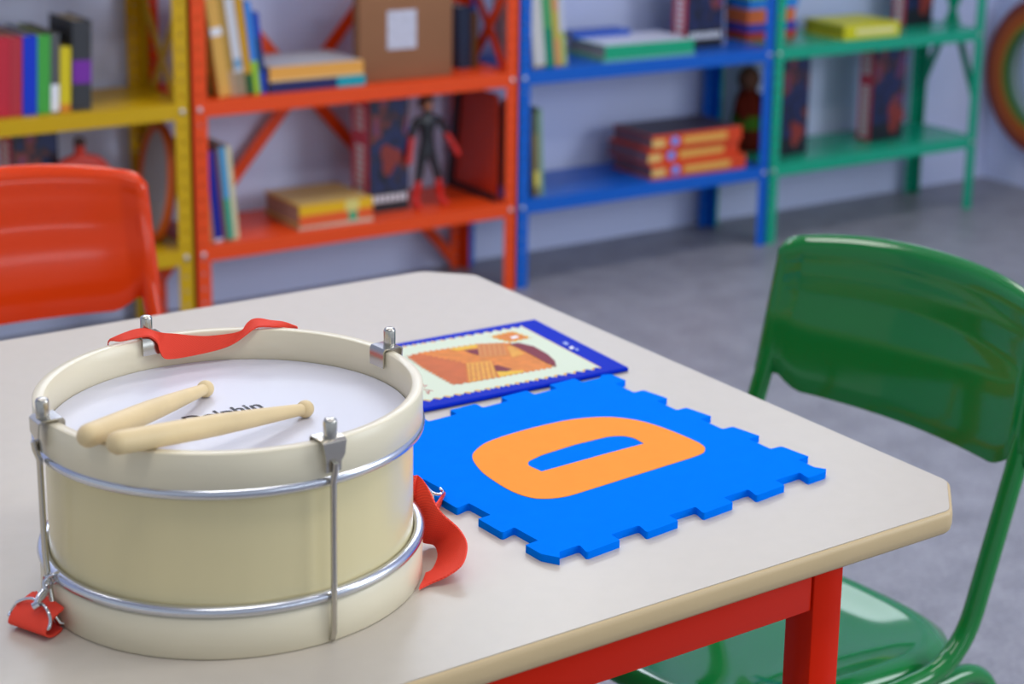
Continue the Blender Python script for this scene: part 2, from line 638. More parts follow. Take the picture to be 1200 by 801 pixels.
# tension rods: nickel rod with a clamp over the hoop, a nut on top and a hooked foot
for k, deg in enumerate((180, -87.7, 5, 92.4)):
    a = math.radians(deg)
    ca, sa = math.cos(a), math.sin(a)
    er, et = Vector((ca, sa, 0)), Vector((-sa, ca, 0))

    def Q(r_, t_, z_):
        return er * r_ + et * t_ + Vector((0, 0, z_))
    sl = 0.013 if k == 0 else 0.0   # the left rod has been pulled askew by the strap hook
    rod = Shape().tube([Q(0.1385, 0, 0.1275), Q(0.1378, 0, 0.122), Q(0.1352, 0, 0.114), Q(0.1348, 0, 0.05), Q(0.1346, 0.3 * sl, 0.03), Q(0.1344, 0.55 * sl, 0.02), Q(0.1340, 0.85 * sl, 0.008), Q(0.1318, sl, 0.0030), Q(0.128, 1.1 * sl, 0.0022)], 0.0021, 10).build('tension_rod', M_STEEL, drum, 60)
    # clamp: a bent steel strip: inner lip, flat top, outer leg with a wider foot
    s = Shape()
    hw = 0.0085
    strip = [Q(0.1212, 0, 0.1285), Q(0.1212, 0, 0.1402), Q(0.1224, 0, 0.1418), Q(0.1350, 0, 0.1418), Q(0.1368, 0, 0.1405), Q(0.1370, 0, 0.132), Q(0.1350, 0, 0.127), Q(0.1345, 0, 0.1205)]
    wid = [hw, hw, hw, hw, hw, hw * 0.82, hw * 0.66, hw * 0.66]
    th_n = [Q(-1, 0, 0), Q(-1, 0, 0.6), Q(-0.6, 0, 1), Q(0.6, 0, 1), Q(1, 0, 0.6), Q(1, 0, 0), Q(1, 0, 0.1), Q(1, 0, 0)]
    vs = []
    for p, w_, nn in zip(strip, wid, th_n):
        nn = nn.normalized() * 0.0012
        vs += [p - et * w_, p + et * w_, p + et * w_ + nn, p - et * w_ + nn]
    fs = [(0, 1, 2, 3), (28, 31, 30, 29)]
    for i in range(7):
        for j in range(4):
            fs.append((i * 4 + j, i * 4 + (j + 1) % 4, (i + 1) * 4 + (j + 1) % 4, (i + 1) * 4 + j))
    s.add(vs, fs).build('clamp', M_STEEL, rod, 45)
    s = Shape()
    s.lathe([(0.0044, 0.1425), (0.0044, 0.1535), (0.0038, 0.1550), (0.0022, 0.1557), (0, 0.1558)], er * 0.1318, 16)
    s.build('cap_nut', M_STEEL, rod, 45)
    # eyelet where the rod meets the lower ring
    if k in (0,):
        e = Q(0.1365, 0.0045, 0.030)
        Shape().tube([e + Vector((0, 0.0, 0)) + et * 0.0042 * math.cos(q) + Vector((0, 0, 1)) * 0.0042 * math.sin(q) for q in [2 * math.pi * i / 14 for i in range(14)]], 0.0009, 6, True).build('eyelet', M_STEEL, rod, 60)


def text_mesh(txt, name, size, m, parent, M, bold=0.0, spacing=1.0, fit=None):
    cu = bpy.data.curves.new(name, 'FONT')
    cu.body = txt
    cu.size = size
    cu.offset = bold
    cu.space_character = spacing
    cu.align_x = 'LEFT'
    tmp = bpy.data.objects.new('tmp', cu)
    COL.objects.link(tmp)
    dg = bpy.context.evaluated_depsgraph_get()
    me = bpy.data.meshes.new_from_object(tmp.evaluated_get(dg))
    bpy.data.objects.remove(tmp)
    bpy.data.curves.remove(cu)
    if fit:
        wd = max(v.co.x for v in me.vertices)
        me.transform(Matrix.Scale(fit / wd, 4))
    me.transform(M)
    me.materials.clear()
    me.materials.append(m)
    o = bpy.data.objects.new(name, me)
    COL.objects.link(o)
    o.parent = parent
    return o


# maker's word printed on the skin, half under the front stick
p0 = at(219, 495.5, 'z', TZ + 0.1169)
p1 = at(309, 477.0, 'z', TZ + 0.1169)
dx = (p1 - p0)
ang = math.atan2(dx.y, dx.x)
text_mesh('Dolphin', 'printed_word', 0.0185, M_INK, drum, Matrix.Translation(p0 - C) @ Matrix.Rotation(ang, 4, 'Z'), bold=0.00025, spacing=1.0, fit=dx.length)


# ------------------------------------------------------------------ drumsticks
def stick(name, label, tip, butt):
    """tip: centre of the round tip; butt: centre of the butt end"""
    r = thing(name, label, 'drumstick', tip, group='pair of wooden drumsticks')
    d = Vector(butt) - Vector(tip)
    L = d.length
    d.normalize()
    prof = [(0.0000, 0.0038), (0.004, 0.0041), (L * 0.12, 0.0049), (L * 0.30, 0.0062), (L * 0.48, 0.0073), (L * 0.60, 0.0075), (L * 0.93, 0.0076), (L * 0.965, 0.0074), (L * 0.985, 0.0058), (L * 0.996, 0.0036), (L, 0.0012)]
    Shape().tube([d * z for z, _ in prof], [q for _, q in prof], 24).build('shaft', M_STICK, r, 50)
    s = Shape()
    pts, rs = [], []
    for i in range(15):
        t = -math.cos(math.pi * i / 14)
        pts.append(d * (t * 0.0062))
        rs.append(max(0.0002, 0.0062 * math.sin(math.pi * i / 14)))
    s.tube(pts, rs, 24).build('tip', M_STICK, r, 60)
    return r


zt = TZ + 0.1165 + 0.0062


def stick_from(px_tip, px_butt, name, label):
    t = at(*px_tip, 'z', zt)
    # the shaft leans on the hoop: find the height of the butt so that it clears the rim
    b = at(*px_butt, 'z', TZ + 0.1505)
    for _ in range(6):
        dv = Vector((b.x - t.x, b.y - t.y))
        # distance along the shaft at which it crosses the rim (radius .131)
        f, best = None, 1e9
        for i in range(200):
            u = i / 199 * 1.3
            r_ = math.hypot(t.x + dv.x * u - C.x, t.y + dv.y * u - C.y)
            if u > 0.3 and abs(r_ - 0.127) < best:
                best, f = abs(r_ - 0.127), u
        zb = zt + (TZ + 0.1400 + 0.0083 - zt) / f
        b = at(*px_butt, 'z', zb)
    return stick(name, label, t, b)


stick_from((240.5, 455.5), (97, 513), 'drumstick', 'wooden drumstick lying farther back on the drum skin')
stick_from((357.5, 479), (128, 520.5), 'drumstick', 'wooden drumstick lying nearer the front, across the word on the drum skin')

# ------------------------------------------------------------------ drum strap
strap = thing('drum_strap', 'red webbing shoulder strap clipped to the drum and draped over its rim', 'strap', C)


def ribbon(name, ea, eb, parent, origin, th=0.0014, n=6, mats=M_WEB):
    """a webbing band between two edge polylines"""
    A, B = smooth_path(ea, n), smooth_path(eb, n)
    m = len(A)
    me = bpy.data.meshes.new(name)
    vs, fs, uvs = [], [], []
    L = [0.0]
    for i in range(1, m):
        L.append(L[-1] + ((A[i] + B[i]) * 0.5 - (A[i - 1] + B[i - 1]) * 0.5).length)
    cols = 5
    for lay in (0, 1):
        for i in range(m):
            t = ((A[min(i + 1, m - 1)] + B[min(i + 1, m - 1)]) - (A[max(i - 1, 0)] + B[max(i - 1, 0)])).normalized()
            wv = (B[i] - A[i])
            nn = t.cross(wv)
            nn = nn.normalized() * th * 0.5 if nn.length > 1e-9 else Vector()
            for j in range(cols):
                q = j / (cols - 1)
                vs.append(A[i] * (1 - q) + B[i] * q + (nn if lay else -nn) - origin)
                uvs.append((L[i], q * 0.025))
    N = m * cols
    for i in range(m - 1):
        for j in range(cols - 1):
            a = i * cols + j
            fs.append((a, a + 1, a + cols + 1, a + cols))
            fs.append((N + a, N + a + cols, N + a + cols + 1, N + a + 1))
        for j in (0, cols - 1):
            a = i * cols + j
            fs.append((a, a + cols, N + a + cols, N + a))
    for i in (0, m - 1):
        for j in range(cols - 1):
            a = i * cols + j
            fs.append((a, N + a, N + a + 1, a + 1))
    for v in vs:
        r_ = math.hypot(v.x, v.y)
        if v.z < 0.112 and r_ < 0.1335:
            v.x *= 0.1335 / r_
            v.y *= 0.1335 / r_
    me.from_pydata([tuple(v) for v in vs], [], fs)
    lay = me.uv_layers.new(name='UVMap')
    for lp in me.loops:
        lay.data[lp.index].uv = uvs[lp.vertex_index]
    me.materials.append(mats)
    bm = bmesh.new()
    bm.from_mesh(me)
    bmesh.ops.recalc_face_normals(bm, faces=bm.faces)
    bm.to_mesh(me)
    bm.free()
    me.polygons.foreach_set('use_smooth', [True] * len(me.polygons))
    me.set_sharp_from_angle(angle=math.radians(50))
    o = bpy.data.objects.new(name, me)
    COL.objects.link(o)
    o.parent = parent
    return o


def ob(px, py, r):
    return on_cyl(px, py, C, r, True)


# draped over the far rim: rises outside, sags against the inner wall, goes out again
top_e = [ob(130, 400, 0.137) + Vector((0, 0, -0.012)), ob(126.3, 400.8, 0.1335), ob(134, 395.2, 0.131), ob(147.5, 389.6, 0.129), ob(160, 385.8, 0.127), ob(171, 385.4, 0.1265), ob(182, 388.5, 0.124), ob(192, 390, 0.1205), ob(206, 390.8, 0.1195), ob(222, 392.7, 0.119), ob(240, 393.6, 0.119), ob(257, 392.3, 0.1195), ob(275, 389.8, 0.121), ob(284, 386.5, 0.123), ob(289, 379.5, 0.127), ob(296, 374.4, 0.131), ob(305, 373.5, 0.133), ob(317, 375.8, 0.134), ob(330, 377, 0.135), ob(342, 380, 0.136), ob(348, 383, 0.138)]
low_e = [ob(130, 402, 0.137) + Vector((0, 0, -0.016)), ob(127, 401.4, 0.1335), ob(141, 399.5, 0.1250), ob(156, 396.6, 0.1210), ob(166, 394.6, 0.1190), ob(176, 394.5, 0.1180), ob(184, 401, 0.1170), ob(187, 411, 0.1160), ob(192, 419.5, 0.1155), ob(201, 420.6, 0.1150), ob(219, 418, 0.1150), ob(239, 414, 0.1150), ob(256, 409.8, 0.1155), ob(269, 405, 0.116), ob(279, 399, 0.117), ob(288, 392, 0.118), ob(298, 384.6, 0.1205), ob(306, 382.3, 0.1225), ob(319, 382.8, 0.126), ob(333, 383.6, 0.132), ob(349, 384.5, 0.140)]
ribbon('webbing', top_e, low_e, strap, C, n=4)

# outer run, down the far side of the drum (behind it) to both ends
def outer(deg, r, z):
    a = math.radians(deg)
    return C + Vector((math.cos(a) * r, math.sin(a) * r, z))


# right end: comes round from behind the drum, turns over on the table and goes back under its foot
zt0 = TZ + 0.0012
ea = [outer(38, 0.150, 0.060), outer(22, 0.150, 0.057), at(479, 553, 'z', TZ + 0.050), at(490, 557, 'z', TZ + 0.048), at(500, 569, 'z', TZ + 0.044), at(515, 598, 'z', TZ + 0.034), at(538, 620, 'z', TZ + 0.024), at(547, 638, 'z', TZ + 0.020), at(542, 660, 'z', TZ + 0.014), at(525, 674, 'z', TZ + 0.008), at(503, 684, 'z', TZ + 0.003), at(491, 690, 'z', TZ + 0.003)]
eb = [outer(38, 0.146, 0.034), outer(22, 0.146, 0.031), at(476, 603, 'z', TZ + 0.022), at(481, 615, 'z', TZ + 0.017), at(487, 627, 'z', TZ + 0.010), at(496, 635, 'z', TZ + 0.004), at(508, 638, 'z', TZ + 0.0015), at(513, 647, 'z', TZ + 0.0012), at(512, 657, 'z', TZ + 0.0012), at(506, 668, 'z', TZ + 0.0012), at(497, 672, 'z', TZ + 0.0012), at(489, 674, 'z', TZ + 0.0012)]
ribbon('webbing', ea, eb, strap, C)
# the end of the buckle loop that shows past the webbing
q0 = at(503, 577, 'z', TZ + 0.012)
ribbon('webbing', [at(505, 598, 'z', TZ + 0.012), at(513, 588, 'z', TZ + 0.012), at(519, 578, 'z', TZ + 0.013), at(517, 574, 'z', TZ + 0.016)], [at(512, 600, 'z', TZ + 0.002), at(516, 592, 'z', TZ + 0.002), at(521, 581, 'z', TZ + 0.003), at(521, 577, 'z', TZ + 0.006)], strap, C)
Shape().tube([p - C for p in smooth_path([at(500, 570, 'z', TZ + 0.013), at(507, 577, 'z', TZ + 0.014), at(514, 579, 'z', TZ + 0.014), at(519, 576, 'z', TZ + 0.014), at(516, 572, 'z', TZ + 0.014)], 5)], 0.0011, 8).build('buckle_wire', M_CHROME, strap, 60)

# left end: folded round a steel ring that a snap hook clips to the left rod
wa, wb = at(11, 727, 'z', TZ + 0.006), at(54, 742, 'z', TZ + 0.006)
wdir = (wb - wa)
wlen = wdir.length
wdir.normalize()
back = Vector((-wdir.y, wdir.x, 0))
if back.y < 0:
    back = -back
prof = [(0.048, 0.002), (0.040, 0.0015), (0.030, 0.0012), (0.008, 0.0016), (0.0, 0.0045), (0.0005, 0.0085), (0.006, 0.0135), (0.014, 0.0165), (0.022, 0.017), (0.030, 0.013), (0.040, 0.008), (0.046, 0.0062), (0.048, 0.0060)]
base = wa.copy()
base.z = TZ
sk = Vector((0.40, 0.9, 0))
ea = [base + (sk * max(0, d - 0.02) + back * min(d, 0.02)) + Vector((0, 0, z)) for d, z in prof]
eb = [p + wdir * wlen for p in ea]
ribbon('webbing', ea, eb, strap, C)
rc = at(36, 724, 'z', TZ + 0.010)
ringpts = smooth_path([at(13, 716, 'z', TZ + 0.008), at(20, 706, 'z', TZ + 0.016), at(34, 701, 'z', TZ + 0.020), at(46, 705, 'z', TZ + 0.020), at(55, 714, 'z', TZ + 0.019), at(59, 726, 'z', TZ + 0.014), at(56, 737, 'z', TZ + 0.0085), at(46, 733, 'z', TZ + 0.0075), at(34, 729, 'z', TZ + 0.0075), at(20, 723, 'z', TZ + 0.0075), at(11, 721, 'z', TZ + 0.0075)], 6, True)
ringpts = [p - C for p in ringpts]
Shape().tube(ringpts, 0.0011, 8, True).build('ring', M_CHROME, strap, 60)
hk = Shape()
hp = [at(43, 707, 'z', TZ + 0.021), at(47, 700, 'z', TZ + 0.023), at(54, 690, 'z', TZ + 0.026), at(60, 682, 'z', TZ + 0.029)]
hk.tube([p - C for p in hp], [0.0022, 0.0030, 0.0026, 0.0018], 12)
loop = smooth_path([at(53, 690, 'z', TZ + 0.028), at(51, 684, 'z', TZ + 0.031), at(55, 677, 'z', TZ + 0.034), at(62, 673, 'z', TZ + 0.036), at(68, 671, 'z', TZ + 0.036), at(69, 677, 'z', TZ + 0.033), at(64, 683, 'z', TZ + 0.029)], 5)
hk.tube([p - C for p in loop], 0.0012, 8)
hk.tube([at(39, 711, 'z', TZ + 0.019) - C, at(46, 707, 'z', TZ + 0.021) - C], 0.0028, 10)
hk.build('snap_hook', M_CHROME, strap, 60)

# ------------------------------------------------------------------ foam puzzle tile
FT = 0.006
mrot = 0.06672
tile = thing('foam_tile', 'blue foam puzzle tile with an orange inlaid letter on the table', 'foam tile', (0.8466, 1.1494, TZ), (0, 0, mrot))


def tile_outline():
    o, i = 0.1480, 0.1355
    k = 0.0025
    out = []

    def rc(p, a, b):
        return [p]
    # bottom side, from left to right: (start, end) of each tooth in x
    bt = [(-0.117, -0.087), (-0.059, -0.029), (-0.001, 0.0287), (0.056, 0.086)]
    pts = [(-0.1435, -0.1415, 0.003), (-0.1355, -0.1355, 0.0)]
    pts = [(-0.1440, -0.1400, 0.0), (-0.1352, -0.1340, 0.0)]
    seq = []
    # corner bottom left
    seq += [(-0.1410, -0.1450, 0)]
    seq += [(-0.1350, -0.1372, 0)]
    for a, b in bt:
        seq += [(a + 0.001, -0.1368, k), (a - 0.003, -0.1500, k), (b, -0.1485, 0.0005), (b + 0.0015, -0.1368, 0.0005)]
    seq += [(0.1155, -0.1370, k), (0.1120, -0.1495, k), (0.1330, -0.1490, 0.0005), (0.1385, -0.1447, 0.0)]
    # right side going up
    seq += [(0.1335, -0.1360, 0.001), (0.1345, -0.1172, 0.0005), (0.1470, -0.1168, 0.0005), (0.1455, -0.0868, k), (0.1338, -0.0858, k)]
    for a, b in ((-0.0585, -0.0285), (0.001, 0.0300), (0.0582, 0.0872)):
        seq += [(0.1352, a, 0.0005), (0.1478, a, 0.0005), (0.1450, b, k), (0.1338, b + 0.0005, k)]
    seq += [(0.1352, 0.1150, 0.0005), (0.1495, 0.1172, 0.0005), (0.1500, 0.1380, 0.002), (0.1420, 0.1420, 0.001), (0.1340, 0.1365, 0.0005)]
    # top side, right to left
    for a, b in ((0.1140, 0.0853), (0.0582, 0.0295), (0.0008, -0.0262), (-0.0570, -0.0850), (-0.1140, -0.1440)):
        if b < -0.14:
            seq += [(a, 0.1372, k), (a + 0.001, 0.1490, k), (-0.1350, 0.1500, 0.002), (-0.1420, 0.1430, 0.001)]
        else:
            seq += [(a, 0.1372, k), (a + 0.0005, 0.1490, k), (b, 0.1490, 0.0005), (b - 0.001, 0.1372, 0.0005)]
    # left side going down
    seq += [(-0.1350, 0.1340, 0.001)]
    for a, b in ((0.1190, 0.0900), (0.0610, 0.0320), (0.0030, -0.0290), (-0.0545, -0.0860), ):
        seq += [(-0.1348, a, 0.0005), (-0.1465, a, 0.0005), (-0.1475, b, k), (-0.1345, b + 0.003, k)]
    seq += [(-0.1352, -0.1125, 0.0005), (-0.1472, -0.1130, 0.0005), (-0.1478, -0.1320, 0.002)]
    P = fillet([(x, y, 0) for x, y, _ in seq], [r for _, _, r in seq], 4, True)
    return [(p.x * 1.0054, p.y * 1.0054) for p in P]


base_o = Shape().prism(tile_outline(), 0, FT).build('foam_base', M_FOAM, tile, 30)
outer_pts = [(-0.0945, -0.028), (-0.0926, -0.002), (-0.0883, 0.0207), (-0.0775, 0.0465), (-0.0640, 0.0590), (-0.0433, 0.0680), (-0.006, 0.0710), (0.0325, 0.0688), (0.0562, 0.0624), (0.0755, 0.0504), (0.0882, 0.0308), (0.0935, 0.0078), (0.0950, -0.0186), (0.0935, -0.0440), (0.0866, -0.0555), (0.0731, -0.0604), (0.0312, -0.0613), (-0.0087, -0.0617), (-0.0477, -0.0622), (-0.0662, -0.0618), (-0.0806, -0.0570), (-0.0905, -0.0472)]
inner_pts = [(-0.0515, 0.0065), (-0.0460, 0.0132), (-0.0284, 0.0175), (0.0083, 0.0193), (0.0428, 0.0168), (0.0540, 0.0108), (0.0581, 0.0013), (0.0560, -0.0137), (0.0181, -0.0122), (-0.0168, -0.0114), (-0.0508, -0.0105)]


outer_pts = [(a * 1.0054, b * 1.0054) for a, b in outer_pts]
inner_pts = [(a * 1.0054, b * 1.0054) for a, b in inner_pts]


def round_poly(pts, n=5):
    return [(p.x, p.y) for p in smooth_path([(a, b, 0) for a, b in pts], n, True)]


def ring_prism(outer_, inner_, z0, z1, name, m, parent):
    bm = bmesh.new()
    loops = []
    for pts in (outer_, inner_):
        vs_ = [bm.verts.new((p[0], p[1], z1)) for p in pts]
        es = [bm.edges.new((vs_[i], vs_[(i + 1) % len(vs_)])) for i in range(len(vs_))]
        loops.append((vs_, es))
    bmesh.ops.triangle_fill(bm, use_beauty=True, use_dissolve=False, edges=loops[0][1] + loops[1][1], normal=(0, 0, 1))
    geo = bmesh.ops.extrude_face_region(bm, geom=list(bm.faces))
    bmesh.ops.translate(bm, vec=(0, 0, z0 - z1), verts=[g for g in geo['geom'] if isinstance(g, bmesh.types.BMVert)])
    bmesh.ops.recalc_face_normals(bm, faces=bm.faces)
    me = bpy.data.meshes.new(name)
    bm.to_mesh(me)
    bm.free()
    me.materials.append(m)
    o = bpy.data.objects.new(name, me)
    COL.objects.link(o)
    o.parent = parent
    return o


cnr = [(p.x, p.y) for p in fillet([(a, b, 0) for a, b in inner_pts], [0.005, 0.004, 0.004, 0, 0.004, 0.006, 0.004, 0.0006, 0, 0, 0.0008], 4, True)]
tag(ring_prism(round_poly(outer_pts), cnr, 0.002, FT + 0.0004, 'letter', M_FOAMO, tile), 'orange foam letter set into the tile')

# ------------------------------------------------------------------ picture book on the table
bkz = TZ
bk = thing('picture_book', 'thin blue picture book with cream stamp shaped cover lying beyond the foam tile', 'book', (1.0152, 1.3095, bkz), (0, 0, 0))
BO = Vector((1.0152, 1.3095, bkz))


def bp(px, py, z=0.00460):
    p = at(px, py, 'z', bkz + z)
    return p - BO


def c5(x, y):
    return (450 + x / 4, 350 + y / 4)


tr, br = bp(626.3, 373.8), bp(735, 429.5)
ex = (br - Vector((0, 0, 0)))
bl = bp(496, 477.5)
left_dir = (bl - br).normalized()
bl2 = br + left_dir * 0.232
tl2 = tr + left_dir * 0.232
quad = [(bl2.x, bl2.y), (br.x, br.y), (tr.x, tr.y), (tl2.x, tl2.y)]
M_BLUEC = mat('blue_book_cover', '#0a2cba', 0.4, 0.02)
s = Shape().prism(quad, 0.0034, 0.0044)
s.prism(quad, 0.0002, 0.0012)
# rounded spine along the near long edge
s.tube([Vector((bl2.x, bl2.y, 0.0023)), Vector((br.x, br.y, 0.0023))], 0.0022, 12)
s.build('cover', M_BLUEC, bk, 40)
inn = [(bl2.x + 0.004, bl2.y + 0.002), (br.x - 0.003, br.y + 0.002), (tr.x - 0.003, tr.y - 0.003), (tl2.x + 0.004, tl2.y - 0.003)]
Shape().prism(inn, 0.0012, 0.0034).build('pages', mat('white_pages', '#e6e4e0', 0.7), bk)
# cream stamp panel with a perforated edge, printed yellow outline first
A_, B_, D_ = bp(*c5(1012, 322)), bp(*c5(645, 130)), bp(*c5(190, 478))
ldir_b = (D_ - A_).normalized()
PW = 0.213
corners = [A_, B_, B_ + ldir_b * PW, A_ + ldir_b * PW]


def perforated(cs, amp, pitch, z):
    out = []
    for i in range(4):
        a, b = cs[i], cs[(i + 1) % 4]
        d = b - a
        L_ = d.length
        d = d.normalized()
        nrm = Vector((d.y, -d.x, 0))
        if i in (0, 2):
            out += [a + d * (L_ * q / 8) for q in range(8)]
            continue
        cnt = max(2, round(L_ / pitch))
        for k in range(cnt):
            for t in range(6):
                q = t / 6
                u = (k + q) / cnt * L_
                out.append(a + d * u + nrm * (amp * (1 - abs(math.sin(math.pi * q)) * 2)))
    return [(p.x, p.y) for p in out]


def flat(name, pts, z, m, parent, smooth_n=0):
    s_ = Shape()
    s_.prism(pts, z, z + 0.00012)
    return s_.build(name, m, parent)


def grow(cs, d):
    c0 = sum(cs, Vector()) / 4
    return [p + (p - c0).normalized() * d for p in cs]


flat('cover_border', perforated(grow(corners, 0.0014), 0.0030, 0.0105, 0), 0.00440, paint('#e0b04a'), bk)
flat('cover_panel', perforated(grow(corners, -0.0002), 0.0030, 0.0105, 0), 0.00460, mat('pale_green_print', '#d6e0c6', 0.4, 0.12), bk)


def jag(pts, n=9, amp=0.0022):
    """a hand-cut edge with small saw teeth"""
    out = []
    for i in range(len(pts)):
        a, b = pts[i], pts[(i + 1) % len(pts)]
        d = b - a
        cnt = max(1, int(d.length / 0.006))
        nrm = Vector((d.y, -d.x, 0)).normalized()
        for k in range(cnt):
            out.append(a + d * (k / cnt) - nrm * amp * 0.6)
            out.append(a + d * ((k + 0.5) / cnt) + nrm * amp)
    return [(p.x, p.y) for p in out]


M_ILL = mat('orange_print', '#dc8230', 0.45, 0.1, noise=0.12, nscale=120)
M_ILL2 = mat('ochre_print', '#e0a03c', 0.45, 0.1, noise=0.1, nscale=160)
M_ILL3 = mat('rust_print', '#c8652c', 0.45, 0.1, noise=0.08, nscale=60)
M_ILL4 = mat('maroon_print', '#7d2432', 0.45, 0.1)
M_ILLY = mat('yellow_print', '#e8b930', 0.45, 0.1)


def pic(pts, z, m, j=False):
    q = [bp(*c5(*p), z) for p in pts]
    P_ = jag(q) if j else [(p.x, p.y) for p in q]
    return flat('cover_print', P_, z, m, bk)


pic([(105, 270), (165, 252), (430, 212), (590, 205), (640, 225), (805, 320), (540, 368), (400, 392), (325, 405), (180, 325)], 0.00480, M_ILL, True)
pic([(105, 270), (165, 256), (385, 302), (395, 392), (328, 404), (190, 325)], 0.00495, M_ILL3, True)
pic([(385, 302), (500, 290), (535, 366), (400, 392)], 0.00495, M_ILL2)
for i in range(6):
    x0 = 400 + i * 22
    pic([(x0, 303 - i * 2), (x0 + 4, 303 - i * 2), (x0 + 14 + i * 2, 388 - i * 4), (x0 + 9 + i * 2, 389 - i * 4)], 0.00510, M_ILL3)
pic([(435, 212), (560, 206), (575, 265), (450, 275)], 0.00495, mat('tan_print', '#d28a48', 0.45, 0.1))
for i in range(5):
    x0 = 452 + i * 24
    pic([(x0, 214 - i), (x0 + 4, 214 - i), (x0 + 14, 268 - i * 2), (x0 + 9, 269 - i * 2)], 0.00510, M_ILL3)
pic([(300, 235), (430, 214), (440, 228), (345, 243)], 0.00495, M_ILLY)
pic([(375, 241), (440, 236), (445, 264), (410, 256)], 0.00510, M_ILL4)
pic([(515, 315), (530, 310), (600, 330), (575, 340), (525, 338)], 0.00510, M_ILL4)
pic([(525, 342), (655, 335), (650, 345), (545, 366)], 0.00495, M_ILLY)
pic([(585, 212), (630, 206), (700, 222), (765, 258), (800, 290), (808, 318), (760, 300), (690, 262), (630, 230)], 0.00510, M_ILL4)
pic([(575, 222), (600, 222), (660, 258), (600, 275)], 0.00495, M_ILL2)
pic([(490, 178), (600, 150), (695, 182), (590, 205)], 0.00480, M_ILLY, True)
pic([(505, 178), (600, 155), (680, 182), (592, 200)], 0.00495, M_ILL)
pic([(590, 180), (620, 172), (632, 180), (602, 188)], 0.00510, M_WHITE)
# red handwriting strokes at the lower left corner of the panel
for (x0, y0, x1, y1) in ((180, 400, 190, 412), (190, 412, 200, 404), (184, 424, 212, 430), (212, 430, 205, 446), (196, 436, 214, 444), (205, 428, 228, 432)):
    a, b = bp(*c5(x0, y0), 0.00480), bp(*c5(x1, y1), 0.00480)
    s = Shape().bar((a.x, a.y, 0.00490), (b.x, b.y, 0.00490), 0.0009, 0.0002)
    s.build('red_lettering', paint('#c23a2a'), bk)
# small white publisher mark on the blue margin
pic([(865, 228), (880, 222), (893, 230), (878, 237)], 0.00480, M_WHITE)
pic([(835, 206), (850, 200), (868, 212), (853, 218)], 0.00480, mat('pale_blue_print', '#8ea0dc', 0.4))
pic([(893, 236), (905, 232), (915, 240), (902, 243)], 0.00480, mat('pale_blue_print', '#8ea0dc', 0.4))

# ------------------------------------------------------------------ steel shelf units
SF, SBK = 3.278, 3.502      # front and back of the posts
LEV = (0.201, 0.492, 0.783, 1.074)
LEV_TALL = (0.201, 0.492, 0.930)
LIP = 0.031


def post(x0, x1, yface, inward, m, parent, right):
    """slotted angle post: front flange with a row of slots, and a side flange"""
    s = Shape()
    t = 0.002
    H = 1.10
    w_ = x1 - x0
    a, b = x0 + w_ * 0.44, x0 + w_ * 0.56
    y0, y1 = (yface, yface + t) if inward > 0 else (yface - t, yface)
    s.box(x0, a, y0, y1, 0, H)
    s.box(b, x1, y0, y1, 0, H)
    z = 0.0
    while z < H:
        s.box(a, b, y0, y1, z, min(z + 0.022, H))
        z += 0.030
    xs = (x1 - t, x1) if right else (x0, x0 + t)
    ya, yb = (yface, yface + 0.03) if inward > 0 else (yface - 0.03, yface)
    s.box(xs[0], xs[1], ya, yb, 0, H)
    return s.build('post', m, parent)


def shelf_unit(name, label, x0, x1, m, side=None, back=False, levels=LEV_TALL):
    cx = (x0 + x1) / 2
    r = thing(name, label, 'shelf', (cx, SF, 0), group='row of steel shelf units')
    pw = 0.0305
    X0, X1 = x0 - cx, x1 - cx
    D = SBK - SF
    for (a, b, rt) in ((X0, X0 + pw, False), (X1 - pw, X1, True)):
        post(a, b, 0.0, 1, m, r, rt)
        post(a, b, D, -1, m, r, rt)
    for z in levels:
        s = Shape()
        g = 0.0012
        s.box(X0 + 0.0025, X1 - 0.0025, 0.0025, D - 0.0025, z - g, z)
        s.box(X0 + 0.0305, X1 - 0.0305, 0.0005, 0.0025, z - LIP, z)
        s.box(X0 + 0.0305, X1 - 0.0305, D - 0.0025, D - 0.0005, z - LIP, z)
        s.box(X0 + 0.0022, X0 + 0.0034, 0.0025, D - 0.0025, z - LIP, z - g)
        s.box(X1 - 0.0034, X1 - 0.0022, 0.0025, D - 0.0025, z - LIP, z - g)
        sh = s.build('shelf_board', m, r)
        for xx in (X0 + pw / 2, X1 - pw / 2):
            Shape().lathe([(0.0058, 0), (0.0056, 0.0018), (0.003, 0.0032), (0, 0.0036)], (0, 0, 0), 10).build('bolt', M_BOLT, sh, 60).matrix_local = Matrix.Translation((xx, -0.0004, z - LIP / 2)) @ Matrix.Rotation(math.pi / 2, 4, 'X')
    # flat cross braces: on the right side of the unit, and behind the orange one
    if back:
        for k, (a, b) in enumerate((((1.480, 0.086), (2.190, 0.903)), ((1.480, 0.833), (2.190, 0.024)))):
            Shape().bar((a[0] - cx, D - 0.003 - 0.003 * k, a[1]), (b[0] - cx, D - 0.003 - 0.003 * k, b[1]), 0.026, 0.0016, (0, 1, 0)).build('brace', m, r)
    if side:
        zc, hz = side
        for sgn in (1, -1):
            xx = X1 - 0.004 - 0.002 * (sgn > 0)
            Shape().bar((xx, 0.008, zc - sgn * hz), (xx, D - 0.008, zc + sgn * hz), 0.024, 0.0016, (1, 0, 0)).build('brace', m, r)
    return r


